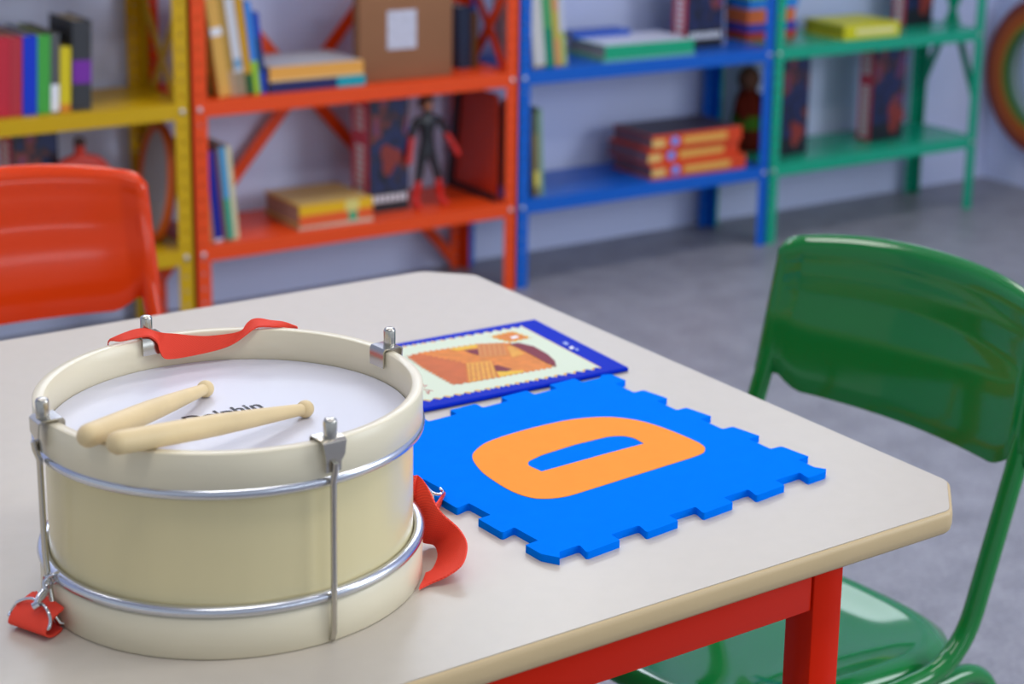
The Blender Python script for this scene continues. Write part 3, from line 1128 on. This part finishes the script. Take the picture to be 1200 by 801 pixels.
shelf_unit('steel_shelf', 'yellow painted steel shelf unit at the left end of the row', 0.700, 1.4535, M_SY, (0.565, 0.137), False, LEV)
shelf_unit('steel_shelf', 'orange painted steel shelf unit with a cardboard box, between yellow and blue units', 1.459, 2.217, M_SO, (0.580, 0.137), True)
shelf_unit('steel_shelf', 'blue painted steel shelf unit with a stack of three red books', 2.219, 2.9615, M_SB)
shelf_unit('steel_shelf', 'green painted steel shelf unit nearest the room corner, with a yellow book', 2.9635, 3.708, M_SG, (0.532, 0.240))


# ------------------------------------------------------------------ books
def book_parts(r, w_, t, h, mc, mp, bands=()):
    """local: x thickness, y from spine to fore edge, z height; spine at y = 0"""
    b = 0.002 if t > 0.008 else 0.001
    s = Shape()
    s.box(0, b, 0, w_, 0, h)
    s.box(t - b, t, 0, w_, 0, h)
    s.box(b, t - b, 0, b, 0, h)
    s.build('cover', mc, r)
    Shape().box(b, t - b, b, w_ - 0.003, 0.003, h - 0.003).build('pages', mp, r)
    for z0, z1, m in bands:
        Shape().box(0.0004, t - 0.0004, -0.0006, 0.0004, z0 * h, z1 * h, 0).build('spine_label', m, r)


ROW = []


def upright(label, px0, px1, ptop, pbot, z, color, group, depth=0.15, Y=3.30, lean_px=0, bands=(), pages=None, h=None, name='book', lean=None, x=None):
    """upright book with its spine at plane Y; px0..px1 its spine along the shelf; lean_px the shift of its top"""
    a, b = at(px0, pbot, 'y', Y), at(px1, pbot, 'y', Y)
    # use the shelf height for the foot
    x0 = a.x
    t = max(0.006, b.x - a.x)
    top = at((px0 + px1) / 2 + lean_px, ptop, 'y', Y)
    hh = h or (top.z - z)
    dxx = top.x - (x0 + t / 2)
    ang_ = math.atan2(dxx, hh)
    if lean is not None:
        ang_ = -math.radians(lean)
        dxx = 0
        hh = hh / math.cos(ang_)
        t = t * math.cos(ang_)
        if x is None and ROW:
            x = ROW[-1]
        if x is not None:
            x0 = x
        ROW.append(x0 + t / math.cos(ang_) + 0.0006)
    r = thing(name, label, 'book', (x0 if ang_ <= 0 else x0 + t, Y, z + 0.0006), (0, ang_, 0), group)
    L_ = math.hypot(dxx, hh) if h is None else hh
    off = 0 if ang_ <= 0 else -t
    sub = r
    mc = paint(color)
    # build directly in the root frame (pivot at the lower corner it leans on)
    b_ = 0.002 if t > 0.008 else 0.001
    s = Shape()
    s.box(off, off + b_, 0, depth, 0, L_)
    s.box(off + t - b_, off + t, 0, depth, 0, L_)
    s.box(off + b_, off + t - b_, 0, b_, 0, L_)
    s.build('cover', mc, sub)
    Shape().box(off + b_, off + t - b_, b_, depth - 0.003, 0.003, L_ - 0.003).build('pages', pages or M_PAGE, sub)
    for bi, (q0, q1, m) in enumerate(bands):
        Shape().box(off + 0.0003, off + t - 0.0003, -0.0007 - 0.0004 * bi, 0.0, q0 * L_, q1 * L_).build('spine_label', m, sub)
    return r


def flat_book(label, px0, px1, pbot, zb, t, color, group, Y=3.30, depth=0.15, rz=0.0, bands=(), pages=None, top=None, soft=False):
    """book lying flat, spine toward the room: px0..px1 the ends of its spine"""
    a, b = at(px0, pbot, 'y', Y), at(px1, pbot, 'y', Y)
    L_ = b.x - a.x
    r = thing('book', label, 'book', (a.x, Y, zb), (0, 0, rz), group)
    b_ = 0.002
    s = Shape()
    s.box(0, L_, 0, depth, 0, b_)
    s.box(0, L_, 0, depth, t - b_, t)
    s.box(0, L_, 0, b_, b_, t - b_)
    s.build('cover', paint(color), r)
    Shape().box(0.003, L_ - 0.003, b_, depth - 0.003, b_, t - b_).build('pages', pages or M_PAGE, r)
    for bi, (q0, q1, v0, v1, m) in enumerate(bands):
        Shape().box(q0 * L_, q1 * L_, -0.0007 - 0.0004 * bi, 0.0, v0 * t, v1 * t).build('spine_label', m, r)
    if top:
        Shape().box(0.002, L_ - 0.002, 0.002, depth - 0.002, t, t + 0.0006).build('front_cover', top, r)
    return r


Z1, Z2 = LEV[0], LEV[1]
# --- yellow unit, upper shelf
g = 'books standing on the yellow shelf'
upright('red spined book at the left edge of the picture on the yellow shelf', -4, 11.5, 44, 143, Z2, '#c42a3c', g, 0.16)
upright('red spined book beside the blue book on the yellow shelf', 12, 26, 44, 142, Z2, '#b8343f', g, 0.16)
upright('bright blue spined book between red and green books', 27, 43.5, 43, 140, Z2, '#0a38c8', g, 0.16)
upright('bright green spined book next to the blue one on the yellow shelf', 44, 59, 42, 140, Z2, '#46a844', g, 0.16)
upright('dark grey book with a white spine foot beside the green book', 59.6, 69.5, 40, 138, Z2, '#585a5c', g, 0.16, bands=[(0.02, 0.36, M_WHITE)])
upright('short yellow spined book on the yellow shelf', 70.5, 83, 56, 135, Z2, '#dcc81c', g, 0.12, bands=[(0.0, 0.12, paint('#d88a2a'))])
upright('tall black book with a purple spine band on the yellow shelf', 85, 107, 25, 130, Z2, '#3a3c40', g, 0.12, bands=[(0.30, 0.56, paint('#7a2fa0'))])
# --- orange unit, upper shelf, leaning to the left
g = 'books leaning on the upper orange shelf'
upright('short dark green book hidden beside the leftmost orange post', 245, 250, 70, 112, Z2, '#2c6a34', g, 0.10, Y=3.335)
ROW.clear()
upright('cream yellow book leaning on the orange post, first of the leaning row', 257.5, 271, -2, 118, Z2, '#e0ae54', g, 0.15, lean=7.4, bands=[(0.62, 0.70, M_WHITE)])
upright('thin olive brown book second in the leaning row', 272, 279, -2, 117, Z2, '#b08a3a', g, 0.15, lean=7.4, bands=[(0.0, 0.26, paint('#b89a78'))])
upright('white and grey spined book in the middle of the leaning row', 279.5, 290, -2, 116, Z2, '#d2d2d6', g, 0.15, lean=7.3, bands=[(0.28, 0.38, paint('#7fa4c0')), (0.0, 0.24, paint('#9c8c70'))])
upright('ochre spined book with a green foot in the leaning row', 290.5, 299, -2, 114.5, Z2, '#d09a1e', g, 0.15, lean=6.6, bands=[(0.0, 0.22, paint('#1f5a2c'))])
upright('light blue book with a lime spine foot in the leaning row', 299.5, 307, 2, 113.5, Z2, '#3f86d6', g, 0.15, lean=6.0, bands=[(0.0, 0.36, paint('#9ccc2c'))])
upright('narrow navy blue book last in the leaning row', 307.5, 314.5, 15, 112.5, Z2, '#1244b0', g, 0.15, lean=5.6, bands=[(0.28, 0.7, paint('#0c3a70'))])
g = 'books lying flat on the upper orange shelf'
flat_book('navy book with a teal spine end lying under the orange one', 316, 428, 108, Z2 + 0.0004, 0.021, '#232a62', g, Y=3.296, depth=0.16, bands=[(0.70, 1.0, 0.0, 1.0, paint('#17a4b4'))])
flat_book('thick pale orange book lying on the navy one beside the box', 316, 426, 92, Z2 + 0.022, 0.030, '#ecaa4c', g, Y=3.298, depth=0.155, bands=[(0.0, 1.0, 0.0, 0.16, paint('#e8c888'))], top=paint('#b9bdc2'))
# cardboard box
a, b = at(421, 92, 'y', 3.31), at(530, 90, 'y', 3.31)
box = thing('cardboard_box', 'flat brown cardboard box with a white paper label standing on the orange shelf', 'box', (a.x, 3.31, Z2 + 0.0004))
BW = b.x - a.x
Shape().box(0, BW, 0, 0.026, 0, 0.235).build('carton', M_CARD, box, bevel=0.002)
Shape().box(0.0, BW, -0.0008, 0.0268, 0.2351, 0.2368).build('flap', M_CARD, box)
la, lb = at(454, 59, 'y', 3.309), at(488, 11, 'y', 3.309)
lab = Shape().box(la.x - a.x, lb.x - a.x, -0.0009, 0.0, la.z - Z2, lb.z - Z2).build('paper_label', M_TAPE, box)
# things to the right of the box
upright('dark navy book standing in the gap between box and blue shelf', 538, 552, 8, 80, Z2, '#22304a', 'books beside the cardboard box', 0.12, Y=3.37)
upright('thin brown book standing beside the navy one by the box', 553, 560, 15, 80, Z2, '#6b4a22', 'books beside the cardboard box', 0.12, Y=3.37)

# --- orange unit, lower shelf
g = 'thin books leaning on the lower orange shelf'
ROW.clear()
upright('thin tan book against the lower orange post', 247, 251.5, 176, 287, Z1, '#b58a5c', g, 0.15, lean=4.6)
upright('navy blue book leaning on the lower orange shelf', 252, 262, 177, 287, Z1, '#141f94', g, 0.15, lean=4.6, bands=[(0.0, 0.03, M_WHITE)])
upright('thin brown spined book between navy and light blue ones', 262.5, 267, 172, 286, Z1, '#7b4a3c', g, 0.15, lean=4.6)
upright('light blue book with a green foot on the lower orange shelf', 267.5, 275, 172, 285.5, Z1, '#4b9fce', g, 0.15, lean=4.6, bands=[(0.0, 0.45, paint('#3aa586'))])
upright('cream spined book last in the lower leaning row', 275.5, 281.5, 171, 284.5, Z1, '#d9cfa4', g, 0.15, lean=4.6)
g = 'books lying flat on the lower orange shelf'
flat_book('dark thin book lying at the bottom of the yellow book pile', 350, 436, 268, Z1 + 0.0004, 0.008, '#c8b48a', g, Y=3.297, depth=0.165, rz=-0.03, bands=[(0, 1, 0.3, 0.7, paint('#d8d4cc'))], pages=M_PAGEG)
flat_book('thick yellow and red book with a green mark lying on the orange shelf', 351, 437, 258, Z1 + 0.009, 0.043, '#ecb818', g, Y=3.294, depth=0.16, bands=[(0.0, 1.0, 0.0, 0.50, paint('#e8602a')), (0.66, 0.78, 0.0, 0.42, paint('#3fae7c')), (0.62, 0.80, 0.45, 1.0, paint('#e0d27a'))], pages=mat('brown_pages', '#a58c80', 0.8, 0.2, noise=0.08, nscale=120), top=paint('#c8ab6a'))


# boxed comics: thick dark book standing face out, its red and white spine on the left
ART = [cover_art_material('cover_art_dark', [(0.32, '#0c1020'), (0.45, '#1c2a5c'), (0.52, '#1a1c2c'), (0.58, '#8a3a24'), (0.64, '#2a2f86'), (0.75, '#b06a34')], 16, 3.1)]
M_SPR = mat('comic_spine_red', '#d83a50', 0.4)
M_DK = mat('comic_board', '#14161f', 0.4)


def comic(label, x0, x1, y0, z0, h, t, blob=None, foot=True):
    r = thing('comic_book', label, 'book', (x0, y0, z0), group='thick dark comic books standing face out')
    w_ = x1 - x0
    s = Shape()
    s.box(0, w_, 0, 0.002, 0, h)
    s.box(0, w_, t - 0.002, t, 0, h)
    s.box(0, 0.002, 0.002, t - 0.002, 0, h)
    s.build('cover', M_DK, r)
    Shape().box(0.002, w_ - 0.003, 0.002, t - 0.002, 0.003, h - 0.003).build('pages', M_PAGE, r)
    Shape().box(0.004, w_ - 0.002, -0.0006, 0, h * 0.18, h - 0.002).build('cover_picture', ART[0], r)
    s = Shape().box(-0.0006, 0, 0.0005, t - 0.0005, 0.002, h - 0.002)
    s.build('spine', M_SPR, r)
    s = Shape()
    k = 0
    z = 0.012
    random.seed(7)
    while z < h - 0.02:
        if abs(z - h * 0.62) > 0.012:
            s.box(-0.0011, -0.0006, t * 0.27, t * 0.75, z, z + 0.0095)
        z += 0.0138
    tag(s.build('spine_lettering', M_WHITE, r), kind='stuff')
    if foot:
        s = Shape()
        for k in range(7):
            s.box(0.010 + k * w_ * 0.125, 0.010 + k * w_ * 0.125 + w_ * 0.085, -0.0012, -0.0006, h * 0.09, h * 0.15)
        tag(s.build('cover_lettering', M_WHITE, r), kind='stuff')
    if blob:
        pts = []
        for k in range(18):
            q = 2 * math.pi * k / 18
            rr = w_ * 0.24 * (1 + 0.25 * math.sin(3 * q + 1))
            pts.append(Vector((w_ * blob[0] + rr * math.cos(q), -0.0010, h * blob[1] + rr * 1.35 * math.sin(q))))
        s = Shape()
        n_ = len(pts)
        s.add([p for p in pts] + [p + Vector((0, 0.0006, 0)) for p in pts], [tuple(range(n_)), tuple(reversed(range(n_, 2 * n_)))] + [(i, (i + 1) % n_, n_ + (i + 1) % n_, n_ + i) for i in range(n_)])
        s.build('cover_figure', mat('cover_rust', '#8e2f22', 0.4, noise=0.35, nscale=90), r)
    return r


def comic_px(label, sx0, sx1, cx1, z, Y, h, blob=None, foot=True):
    """sx0..sx1 the spine's screen span, sx1..cx1 the cover's"""
    a = at(sx1, 150, 'y', Y)
    b = at(cx1, 150, 'y', Y)
    # depth of the spine: where the sight line of sx0 meets the plane x = a.x
    d = at(sx0, 150, 'x', a.x)
    return comic(label, a.x, b.x, Y, z + 0.0005, h, d.y - Y, blob, foot)


comic_px('dark comic with red and white spine behind the action figure on the orange shelf', 412, 432, 479, Z1, 3.345, 0.252, (0.52, 0.46), True)
comic_px('dark comic with red and white spine on the upper blue shelf', 784, 800, 842, Z2, 3.36, 0.25)
comic_px('dark comic whose cover shows past the front post of the lower green shelf', 898, 914, 946, Z1, 3.345, 0.25, (0.60, 0.22), False)
comic_px('dark comic with red and white spine in the middle of the lower green shelf', 1004, 1020, 1057, Z1, 3.36, 0.25, (0.74, 0.24), False)
comic_px('dark comic with red and white spine behind the yellow book, upper green shelf', 1037, 1052, 1083, Z2, 3.40, 0.25, (0.70, 0.26), False)
comic_px('dark comic with red and white spine behind the orange chair on the yellow shelf', -2, 12, 67, Z1, 3.345, 0.252, None, True)

# red-orange panel with black edge against the right side of the orange shelf
pn = thing('game_board', 'red orange board with a black edge leaning inside the lower orange shelf', 'game board', (2.186, 3.292, Z1 + 0.0005), (0, 0, 0))
s = Shape()
s.add([(0, 0.012, 0.0), (0, 0.205, 0.0), (0, 0.17, 0.24), (0, 0.012, 0.24), (-0.006, 0.012, 0.0), (-0.006, 0.205, 0.0), (-0.006, 0.17, 0.24), (-0.006, 0.012, 0.24)],
      [(0, 1, 2, 3), (7, 6, 5, 4), (0, 4, 5, 1), (1, 5, 6, 2), (2, 6, 7, 3), (3, 7, 4, 0)])
s.build('board', mat('board_red', '#c03204', 0.4), pn)
Shape().bar((-0.009, 0.010, 0.006), (-0.009, 0.205, 0.006), 0.016, 0.006, (1, 0, 0)).build('edge_strip', mat('board_black', '#141420', 0.5), pn)
Shape().bar((-0.009, 0.199, 0.006), (-0.009, 0.165, 0.24), 0.022, 0.006, (1, 0, 0)).build('edge_strip', mat('board_black', '#141420', 0.5), pn)


# ------------------------------------------------------------------ toy figures (one continuous skinned body each)
def skin_figure(name, label, joints, edges, loc, mats_fn, mats, hair=None, cat='toy figure'):
    r = thing(name, label, cat, loc)
    me = bpy.data.meshes.new('body')
    names = list(joints)
    me.from_pydata([joints[k][0] for k in names], [(names.index(a), names.index(b)) for a, b in edges], [])
    o = bpy.data.objects.new('body', me)
    COL.objects.link(o)
    o.modifiers.new('skin', 'SKIN')
    if not me.skin_vertices:
        bm = bmesh.new()
        bm.from_mesh(me)
        bm.verts.layers.skin.verify()
        bm.to_mesh(me)
        bm.free()
    for i, k in enumerate(names):
        sv = me.skin_vertices[0].data[i]
        q = joints[k][1]
        sv.radius = q if isinstance(q, tuple) else (q, q)
        sv.use_root = (k == 'pelvis')
    sd = o.modifiers.new('sub', 'SUBSURF')
    sd.levels = sd.render_levels = 2
    dg = bpy.context.evaluated_depsgraph_get()
    m2 = bpy.data.meshes.new_from_object(o.evaluated_get(dg))
    bpy.data.objects.remove(o)
    m2.name = 'body'
    m2.materials.clear()
    for m in mats:
        m2.materials.append(m)
    for p in m2.polygons:
        p.material_index = mats_fn(p.center)
        p.use_smooth = True
    o = bpy.data.objects.new('body', m2)
    COL.objects.link(o)
    o.parent = r
    return r


SKINC = mat('figure_skin', '#cf8a64', 0.5)
f0 = at(500, 243, 'y', 3.345)
J = {
    'pelvis': ((0, 0, 0.128), (0.0165, 0.012)), 'waist': ((0, 0, 0.152), (0.0145, 0.011)), 'chest': ((0, 0, 0.183), (0.0225, 0.015)),
    'neckb': ((0, 0, 0.203), (0.010, 0.009)), 'neck': ((0, -0.001, 0.212), 0.0075), 'head': ((0, -0.003, 0.226), (0.0125, 0.0135)), 'crown': ((0, -0.002, 0.240), (0.010, 0.011)),
    'ls': ((-0.028, 0, 0.194), 0.0098), 'le': ((-0.040, -0.002, 0.158), 0.0076), 'lw': ((-0.050, -0.010, 0.118), 0.0072), 'lh': ((-0.054, -0.014, 0.102), (0.007, 0.009)),
    'rs': ((0.028, 0, 0.194), 0.0098), 're': ((0.047, -0.002, 0.160), 0.0076), 'rw': ((0.067, -0.008, 0.124), 0.0072), 'rh': ((0.076, -0.010, 0.106), (0.007, 0.009)),
    'lt': ((-0.011, 0, 0.118), 0.0120), 'lk': ((-0.022, -0.002, 0.066), 0.0090), 'la': ((-0.0275, 0.002, 0.018), 0.0078), 'lf': ((-0.029, -0.003, 0.009), 0.0085), 'ltoe': ((-0.030, -0.022, 0.0075), 0.0072),
    'rt': ((0.011, 0, 0.118), 0.0120), 'rk': ((0.027, -0.002, 0.066), 0.0090), 'ra': ((0.0350, 0.002, 0.018), 0.0078), 'rf': ((0.037, -0.003, 0.009), 0.0085), 'rtoe': ((0.041, -0.021, 0.0075), 0.0072),
}
E_ = [('pelvis', 'waist'), ('waist', 'chest'), ('chest', 'neckb'), ('neckb', 'neck'), ('neck', 'head'), ('head', 'crown'), ('chest', 'ls'), ('ls', 'le'), ('le', 'lw'), ('lw', 'lh'), ('chest', 'rs'), ('rs', 're'), ('re', 'rw'), ('rw', 'rh'), ('pelvis', 'lt'), ('lt', 'lk'), ('lk', 'la'), ('la', 'lf'), ('lf', 'ltoe'), ('pelvis', 'rt'), ('rt', 'rk'), ('rk', 'ra'), ('ra', 'rf'), ('rf', 'rtoe')]


def fig_mat(c):
    if c.z > 0.214:
        return 2
    if c.z < 0.060:
        return 1
    if abs(c.x) > 0.034 and c.z < 0.160:
        return 1
    return 0


fig = skin_figure('action_figure', 'toy figure in a black suit with red gloves and boots on the orange shelf', J, E_, (f0.x, 3.345, Z1), fig_mat, [mat('figure_black', '#1e2026', 0.35, noise=0.2, nscale=60), mat('figure_red', '#d8281e', 0.35), SKINC])
sx = Shape()
for i in range(11):
    pass
s = Shape().lathe([(0.0145, 0.0), (0.0152, 0.006), (0.0125, 0.013), (0.006, 0.0165), (0.0, 0.017)], (0, 0.0005, 0.233), 20)
s.box(-0.0135, 0.0135, 0.002, 0.0145, 0.218, 0.236)
s.build('hair', mat('figure_hair', '#3a1c12', 0.6), fig, 50)
for sx_ in (-1, 1):
    Shape().lathe([(0, 0.0016), (0.0013, 0.001), (0.0018, 0)], (0, 0, 0), 8).build('eye', M_INK, fig, 60).matrix_local = Matrix.Translation((sx_ * 0.005, -0.0155, 0.229)) @ Matrix.Rotation(math.pi / 2, 4, 'X')
Shape().box(-0.004, 0.004, -0.0172, -0.0160, 0.2195, 0.2207).build('mouth', mat('figure_mouth', '#7a3024', 0.5), fig)

f1 = at(94, 198, 'y', 3.318)
J2 = {k: ((p[0] * 1.25, p[1], p[2]), q) for k, (p, q) in J.items()}
J2['ls'] = ((-0.034, 0, 0.188), 0.0150)
J2['rs'] = ((0.034, 0, 0.188), 0.0150)
J2['chest'] = ((0, 0, 0.183), (0.027, 0.019))
J2['neck'] = ((0, -0.001, 0.214), 0.010)
skin_figure('action_figure', 'red toy figure with a dark head standing under the yellow shelf behind the orange chair', J2, E_, (f1.x, 3.318, Z1), lambda c: 1 if c.z > 0.222 else 0, [mat('figure_red2', '#c8321e', 0.45), mat('figure_dark', '#3a1a14', 0.5)])

# orange-rimmed hand drum leaning on the side of the yellow shelf
td = thing('hand_drum', 'orange rimmed hand drum with pale skin leaning inside the lower yellow shelf', 'hand drum', (1.408, 3.372, Z1 + 0.0), (0, math.radians(6), 0))
s = Shape()
ov = [(0, 0.072 * math.cos(q), 0.121 + 0.112 * math.sin(q)) for q in [2 * math.pi * k / 40 for k in range(40)]]
s.tube(ov, 0.0095, 10, True)
s.build('rim', mat('hand_drum_orange', '#cf5c14', 0.4), td, 60)
s = Shape()
n_ = 40
s.add([(0.002, p[1] * 0.95, 0.121 + (p[2] - 0.121) * 0.95) for p in ov] + [(-0.002, p[1] * 0.95, 0.121 + (p[2] - 0.121) * 0.95) for p in ov], [tuple(range(n_)), tuple(reversed(range(n_, 2 * n_)))] + [(i, (i + 1) % n_, n_ + (i + 1) % n_, n_ + i) for i in range(n_)])
s.build('skin', mat('hand_drum_skin', '#b4b4bc', 0.5), td)

# --- blue unit, upper shelf
g = 'books leaning on the upper blue shelf'
ROW.clear()
upright('white spined book leaning on the post of the upper blue shelf', 626, 639.5, -3, 82, Z2, '#d4d2cc', g, 0.15, lean=6.2, bands=[(0.0, 0.03, paint('#b8a060'))])
upright('green spined book leaning second on the upper blue shelf', 640, 650.5, -3, 80, Z2, '#0e8a66', g, 0.15, lean=6.2, bands=[(0.55, 1.0, paint('#4fa465'))])
upright('thin orange spined book leaning third on the upper blue shelf', 651, 658.5, -3, 78, Z2, '#d89a5c', g, 0.15, lean=6.0, bands=[(0.4, 0.8, paint('#c8b44c'))])
upright('thin lime edged book last in the leaning row, blue shelf', 659, 665, -2, 77, Z2, '#aebf6a', g, 0.15, lean=6.0, bands=[(0.5, 1.0, paint('#c8ccd8'))])
g = 'books lying flat on the upper blue shelf'
flat_book('dark thin book lying under the green spined one', 707, 812, 75, Z2 + 0.0004, 0.006, '#7fb8b0', g, Y=3.290, depth=0.15, pages=M_PAGEG, rz=-0.02)
flat_book('thick green spined book with a white cover lying on the blue shelf', 709, 811, 70, Z2 + 0.0068, 0.031, '#15a878', g, Y=3.292, depth=0.15, pages=M_PAGEG, rz=-0.02, top=mat('white_cover', '#dfe2ee', 0.4))
a, b = at(670, 44, 'y', 3.415), at(737, 34, 'y', 3.415)
fb = flat_book('small bright blue book lying behind the green spined one', 672, 738, 40, Z2 + 0.0386, 0.012, '#2a5ec4', g, Y=3.408, depth=0.06, rz=-0.01)
# silver framed clear case beside the comic
a = at(838, 60, 'y', 3.345)
b = at(850, 60, 'y', 3.345)
upright('thin silver grey book standing beside the comic on the blue shelf', 843.5, 850, -5, 55, Z2, '#8a92b4', 'books beside the comic on the blue shelf', 0.13, Y=3.362)
# striped stack of colourful game boxes seen between blue and green posts
gx0, gx1 = at(874, 40, 'y', 3.40), at(931, 40, 'y', 3.40)
gcols = ['#c4402c', '#2448b8', '#e8743a', '#2f8de0', '#7ec850', '#e6e6ea']
zz = Z2 + 0.0005
for i, (cname, cc) in enumerate(zip(('dark red', 'deep blue', 'orange', 'sky blue', 'lime green', 'white'), gcols)):
    hgt = (0.020, 0.020, 0.036, 0.026, 0.026, 0.03)[i]
    r = thing('game_box', cname + ' flat game box in the stack behind the blue and green posts', 'game box', (gx0.x + 0.003 * (i % 2), 3.395, zz), (0, 0, 0.02 * ((i % 3) - 1)), 'stack of colourful game boxes')
    w_ = gx1.x - gx0.x - 0.004
    Shape().box(0, w_, 0, 0.085, 0, hgt * 0.55).build('tray', paint(cc), r)
    Shape().box(-0.001, w_ + 0.001, -0.001, 0.086, hgt * 0.55, hgt - 0.0004).build('lid', paint(cc), r)
    zz += hgt
# --- blue unit, lower shelf
ROW.clear()
upright('thin yellow and grey book standing beside the left post of the lower blue shelf', 626, 633, 132, 232, Z1, '#857a58', 'books on the lower blue shelf', 0.15, lean=3.0, bands=[(0.12, 0.3, paint('#d8c860')), (0.75, 1.0, paint('#5e6a5c'))])
upright('thin green edged book second on the lower blue shelf', 633.5, 637.5, 128, 231, Z1, '#7da684', 'books on the lower blue shelf', 0.15, lean=3.0)
g = 'stack of three red books'
M_BRP = mat('red_brown_pages', '#84606a', 0.8, 0.2, noise=0.15, nscale=120, stretch=(1, 1, 8))
ht = 0.0345
for i, nm in enumerate(('bottom', 'middle', 'top')):
    a = 764 + (0, -4, 1)[i]
    b = 871 + (0, -5, -3)[i]
    flat_book('red and yellow spined book with a blue dot, %s of the stack of three' % nm, a, b, 200 - 24 * i, Z1 + 0.0005 + (ht + 0.0006) * i, ht, '#e0481e', g, Y=3.297 + (0, 0.003, 0.001)[i], depth=0.16, rz=(-0.02, 0.01, -0.015)[i], pages=M_BRP,
              bands=[(0.0, 0.14, 0.18, 0.72, paint('#e8c070')), (0.335, 0.83, 0.22, 0.74, paint('#e8ac50'))], top=paint('#4a4048') if i == 2 else None)
    r = [o for o in bpy.data.objects if o.name.startswith('book') and o.parent is None][-1]
for o in [o for o in bpy.data.objects if o.get('group') == g]:
    L_ = 0.17
    bl_ = max((c.bound_box[6][0] for c in o.children if c.name.startswith('cover')), default=0.2)
    s = Shape()
    s.lathe([(0.0115, 0), (0.0115, 0.0005)], (0, 0, 0), 18)
    d_ = s.build('spine_dot', paint('#6a9cf0'), o)
    d_.matrix_local = Matrix.Translation((bl_ * 0.245, -0.0008, ht * 0.5)) @ Matrix.Rotation(math.pi / 2, 4, 'X')
# dark plush doll in the shade at the right end of the lower blue shelf
d0 = Vector((3.036, 3.450, 0))
dl = thing('stuffed_doll', 'dark brown stuffed doll with a green band in the shade behind the red books', 'doll', (d0.x, 3.450, Z1 + 0.0005))
M_DB = mat('doll_brown', '#5c1c10', 0.9, 0.1, bump=0.3, bscale=200)
Shape().lathe([(0.0, 0.0), (0.034, 0.001), (0.041, 0.012), (0.041, 0.05), (0.038, 0.09), (0.034, 0.125), (0.026, 0.15), (0.020, 0.158), (0.0, 0.16)], seg=28).build('body', M_DB, dl, 60)
Shape().lathe([(0.0, 0.150), (0.016, 0.152), (0.026, 0.165), (0.030, 0.182), (0.026, 0.200), (0.014, 0.213), (0.0, 0.216)], seg=28).build('head', mat('doll_face', '#6a4a3c', 0.9, 0.1), dl, 60)
Shape().lathe([(0.0425, 0.058), (0.0425, 0.063), (0.0405, 0.088), (0.0385, 0.092)], seg=28).build('green_band', mat('doll_green', '#3f6a1c', 0.9, 0.1), dl, 60)
for sx_ in (-1, 1):
    Shape().tube([(sx_ * 0.030, -0.005, 0.140), (sx_ * 0.040, -0.014, 0.11), (sx_ * 0.036, -0.030, 0.085)], [0.010, 0.010, 0.009], 12).build('arm', M_DB, dl, 60)

# --- green unit, upper shelf: thick yellow book
a, b = at(988, 47, 'y', 3.292), at(1051, 40, 'y', 3.292)
yb = flat_book('thick yellow book with pale lettering lying on the upper green shelf', 989, 1052, 48, Z2 + 0.0005, 0.036, '#dcd41c', 'books on the upper green shelf', Y=3.292, depth=0.155, rz=-0.02, pages=mat('olive_pages', '#a8a42c', 0.7, 0.2, noise=0.1, nscale=120, stretch=(1, 1, 8)))
yl = max(c.bound_box[6][0] for c in yb.children if c.name.startswith('cover'))
s = Shape()
for k in range(9):
    s.box(yl * (0.22 + k * 0.078), yl * (0.22 + k * 0.078) + yl * 0.055, -0.0008, 0, 0.011, 0.025)
tag(s.build('spine_lettering', paint('#f4ecb8'), yb), kind='stuff')

# ------------------------------------------------------------------ rainbow ringed wall mirror on the right wall
mc = Vector((WX, 3.287, 0.335))
mr = thing('wall_mirror', 'round mirror in a rainbow banded frame low on the right wall', 'mirror', mc)


def band(r0, r1, x0, x1, name, m):
    s_ = Shape().lathe([(r0, x0), (r1, x0), (r1, x1), (r0, x1)], seg=72, closed=True)
    o = s_.build(name, m, mr, 40)
    o.matrix_local = Matrix.Rotation(-math.pi / 2, 4, 'Y')
    return o


band(0.204, 0.229, 0.0005, 0.040, 'frame_band', paint('#86382a'))
band(0.169, 0.2038, 0.0005, 0.043, 'frame_band', paint('#b8581a'))
band(0.161, 0.1688, 0.0005, 0.043, 'frame_band', paint('#a8921e'))
band(0.153, 0.1608, 0.0005, 0.042, 'frame_band', paint('#3c7238'))
band(0.1402, 0.1528, 0.0005, 0.020, 'frame_band', paint('#a8b8bc'))
o = Shape().lathe([(0.0, 0.0005), (0.1398, 0.0005), (0.1398, 0.012), (0.0, 0.012)], seg=64).build('glass', mat('mirror_glass', '#c8d2d8', 0.12, 0.5, metal=0.8), mr, 40)
o.matrix_local = Matrix.Rotation(-math.pi / 2, 4, 'Y')
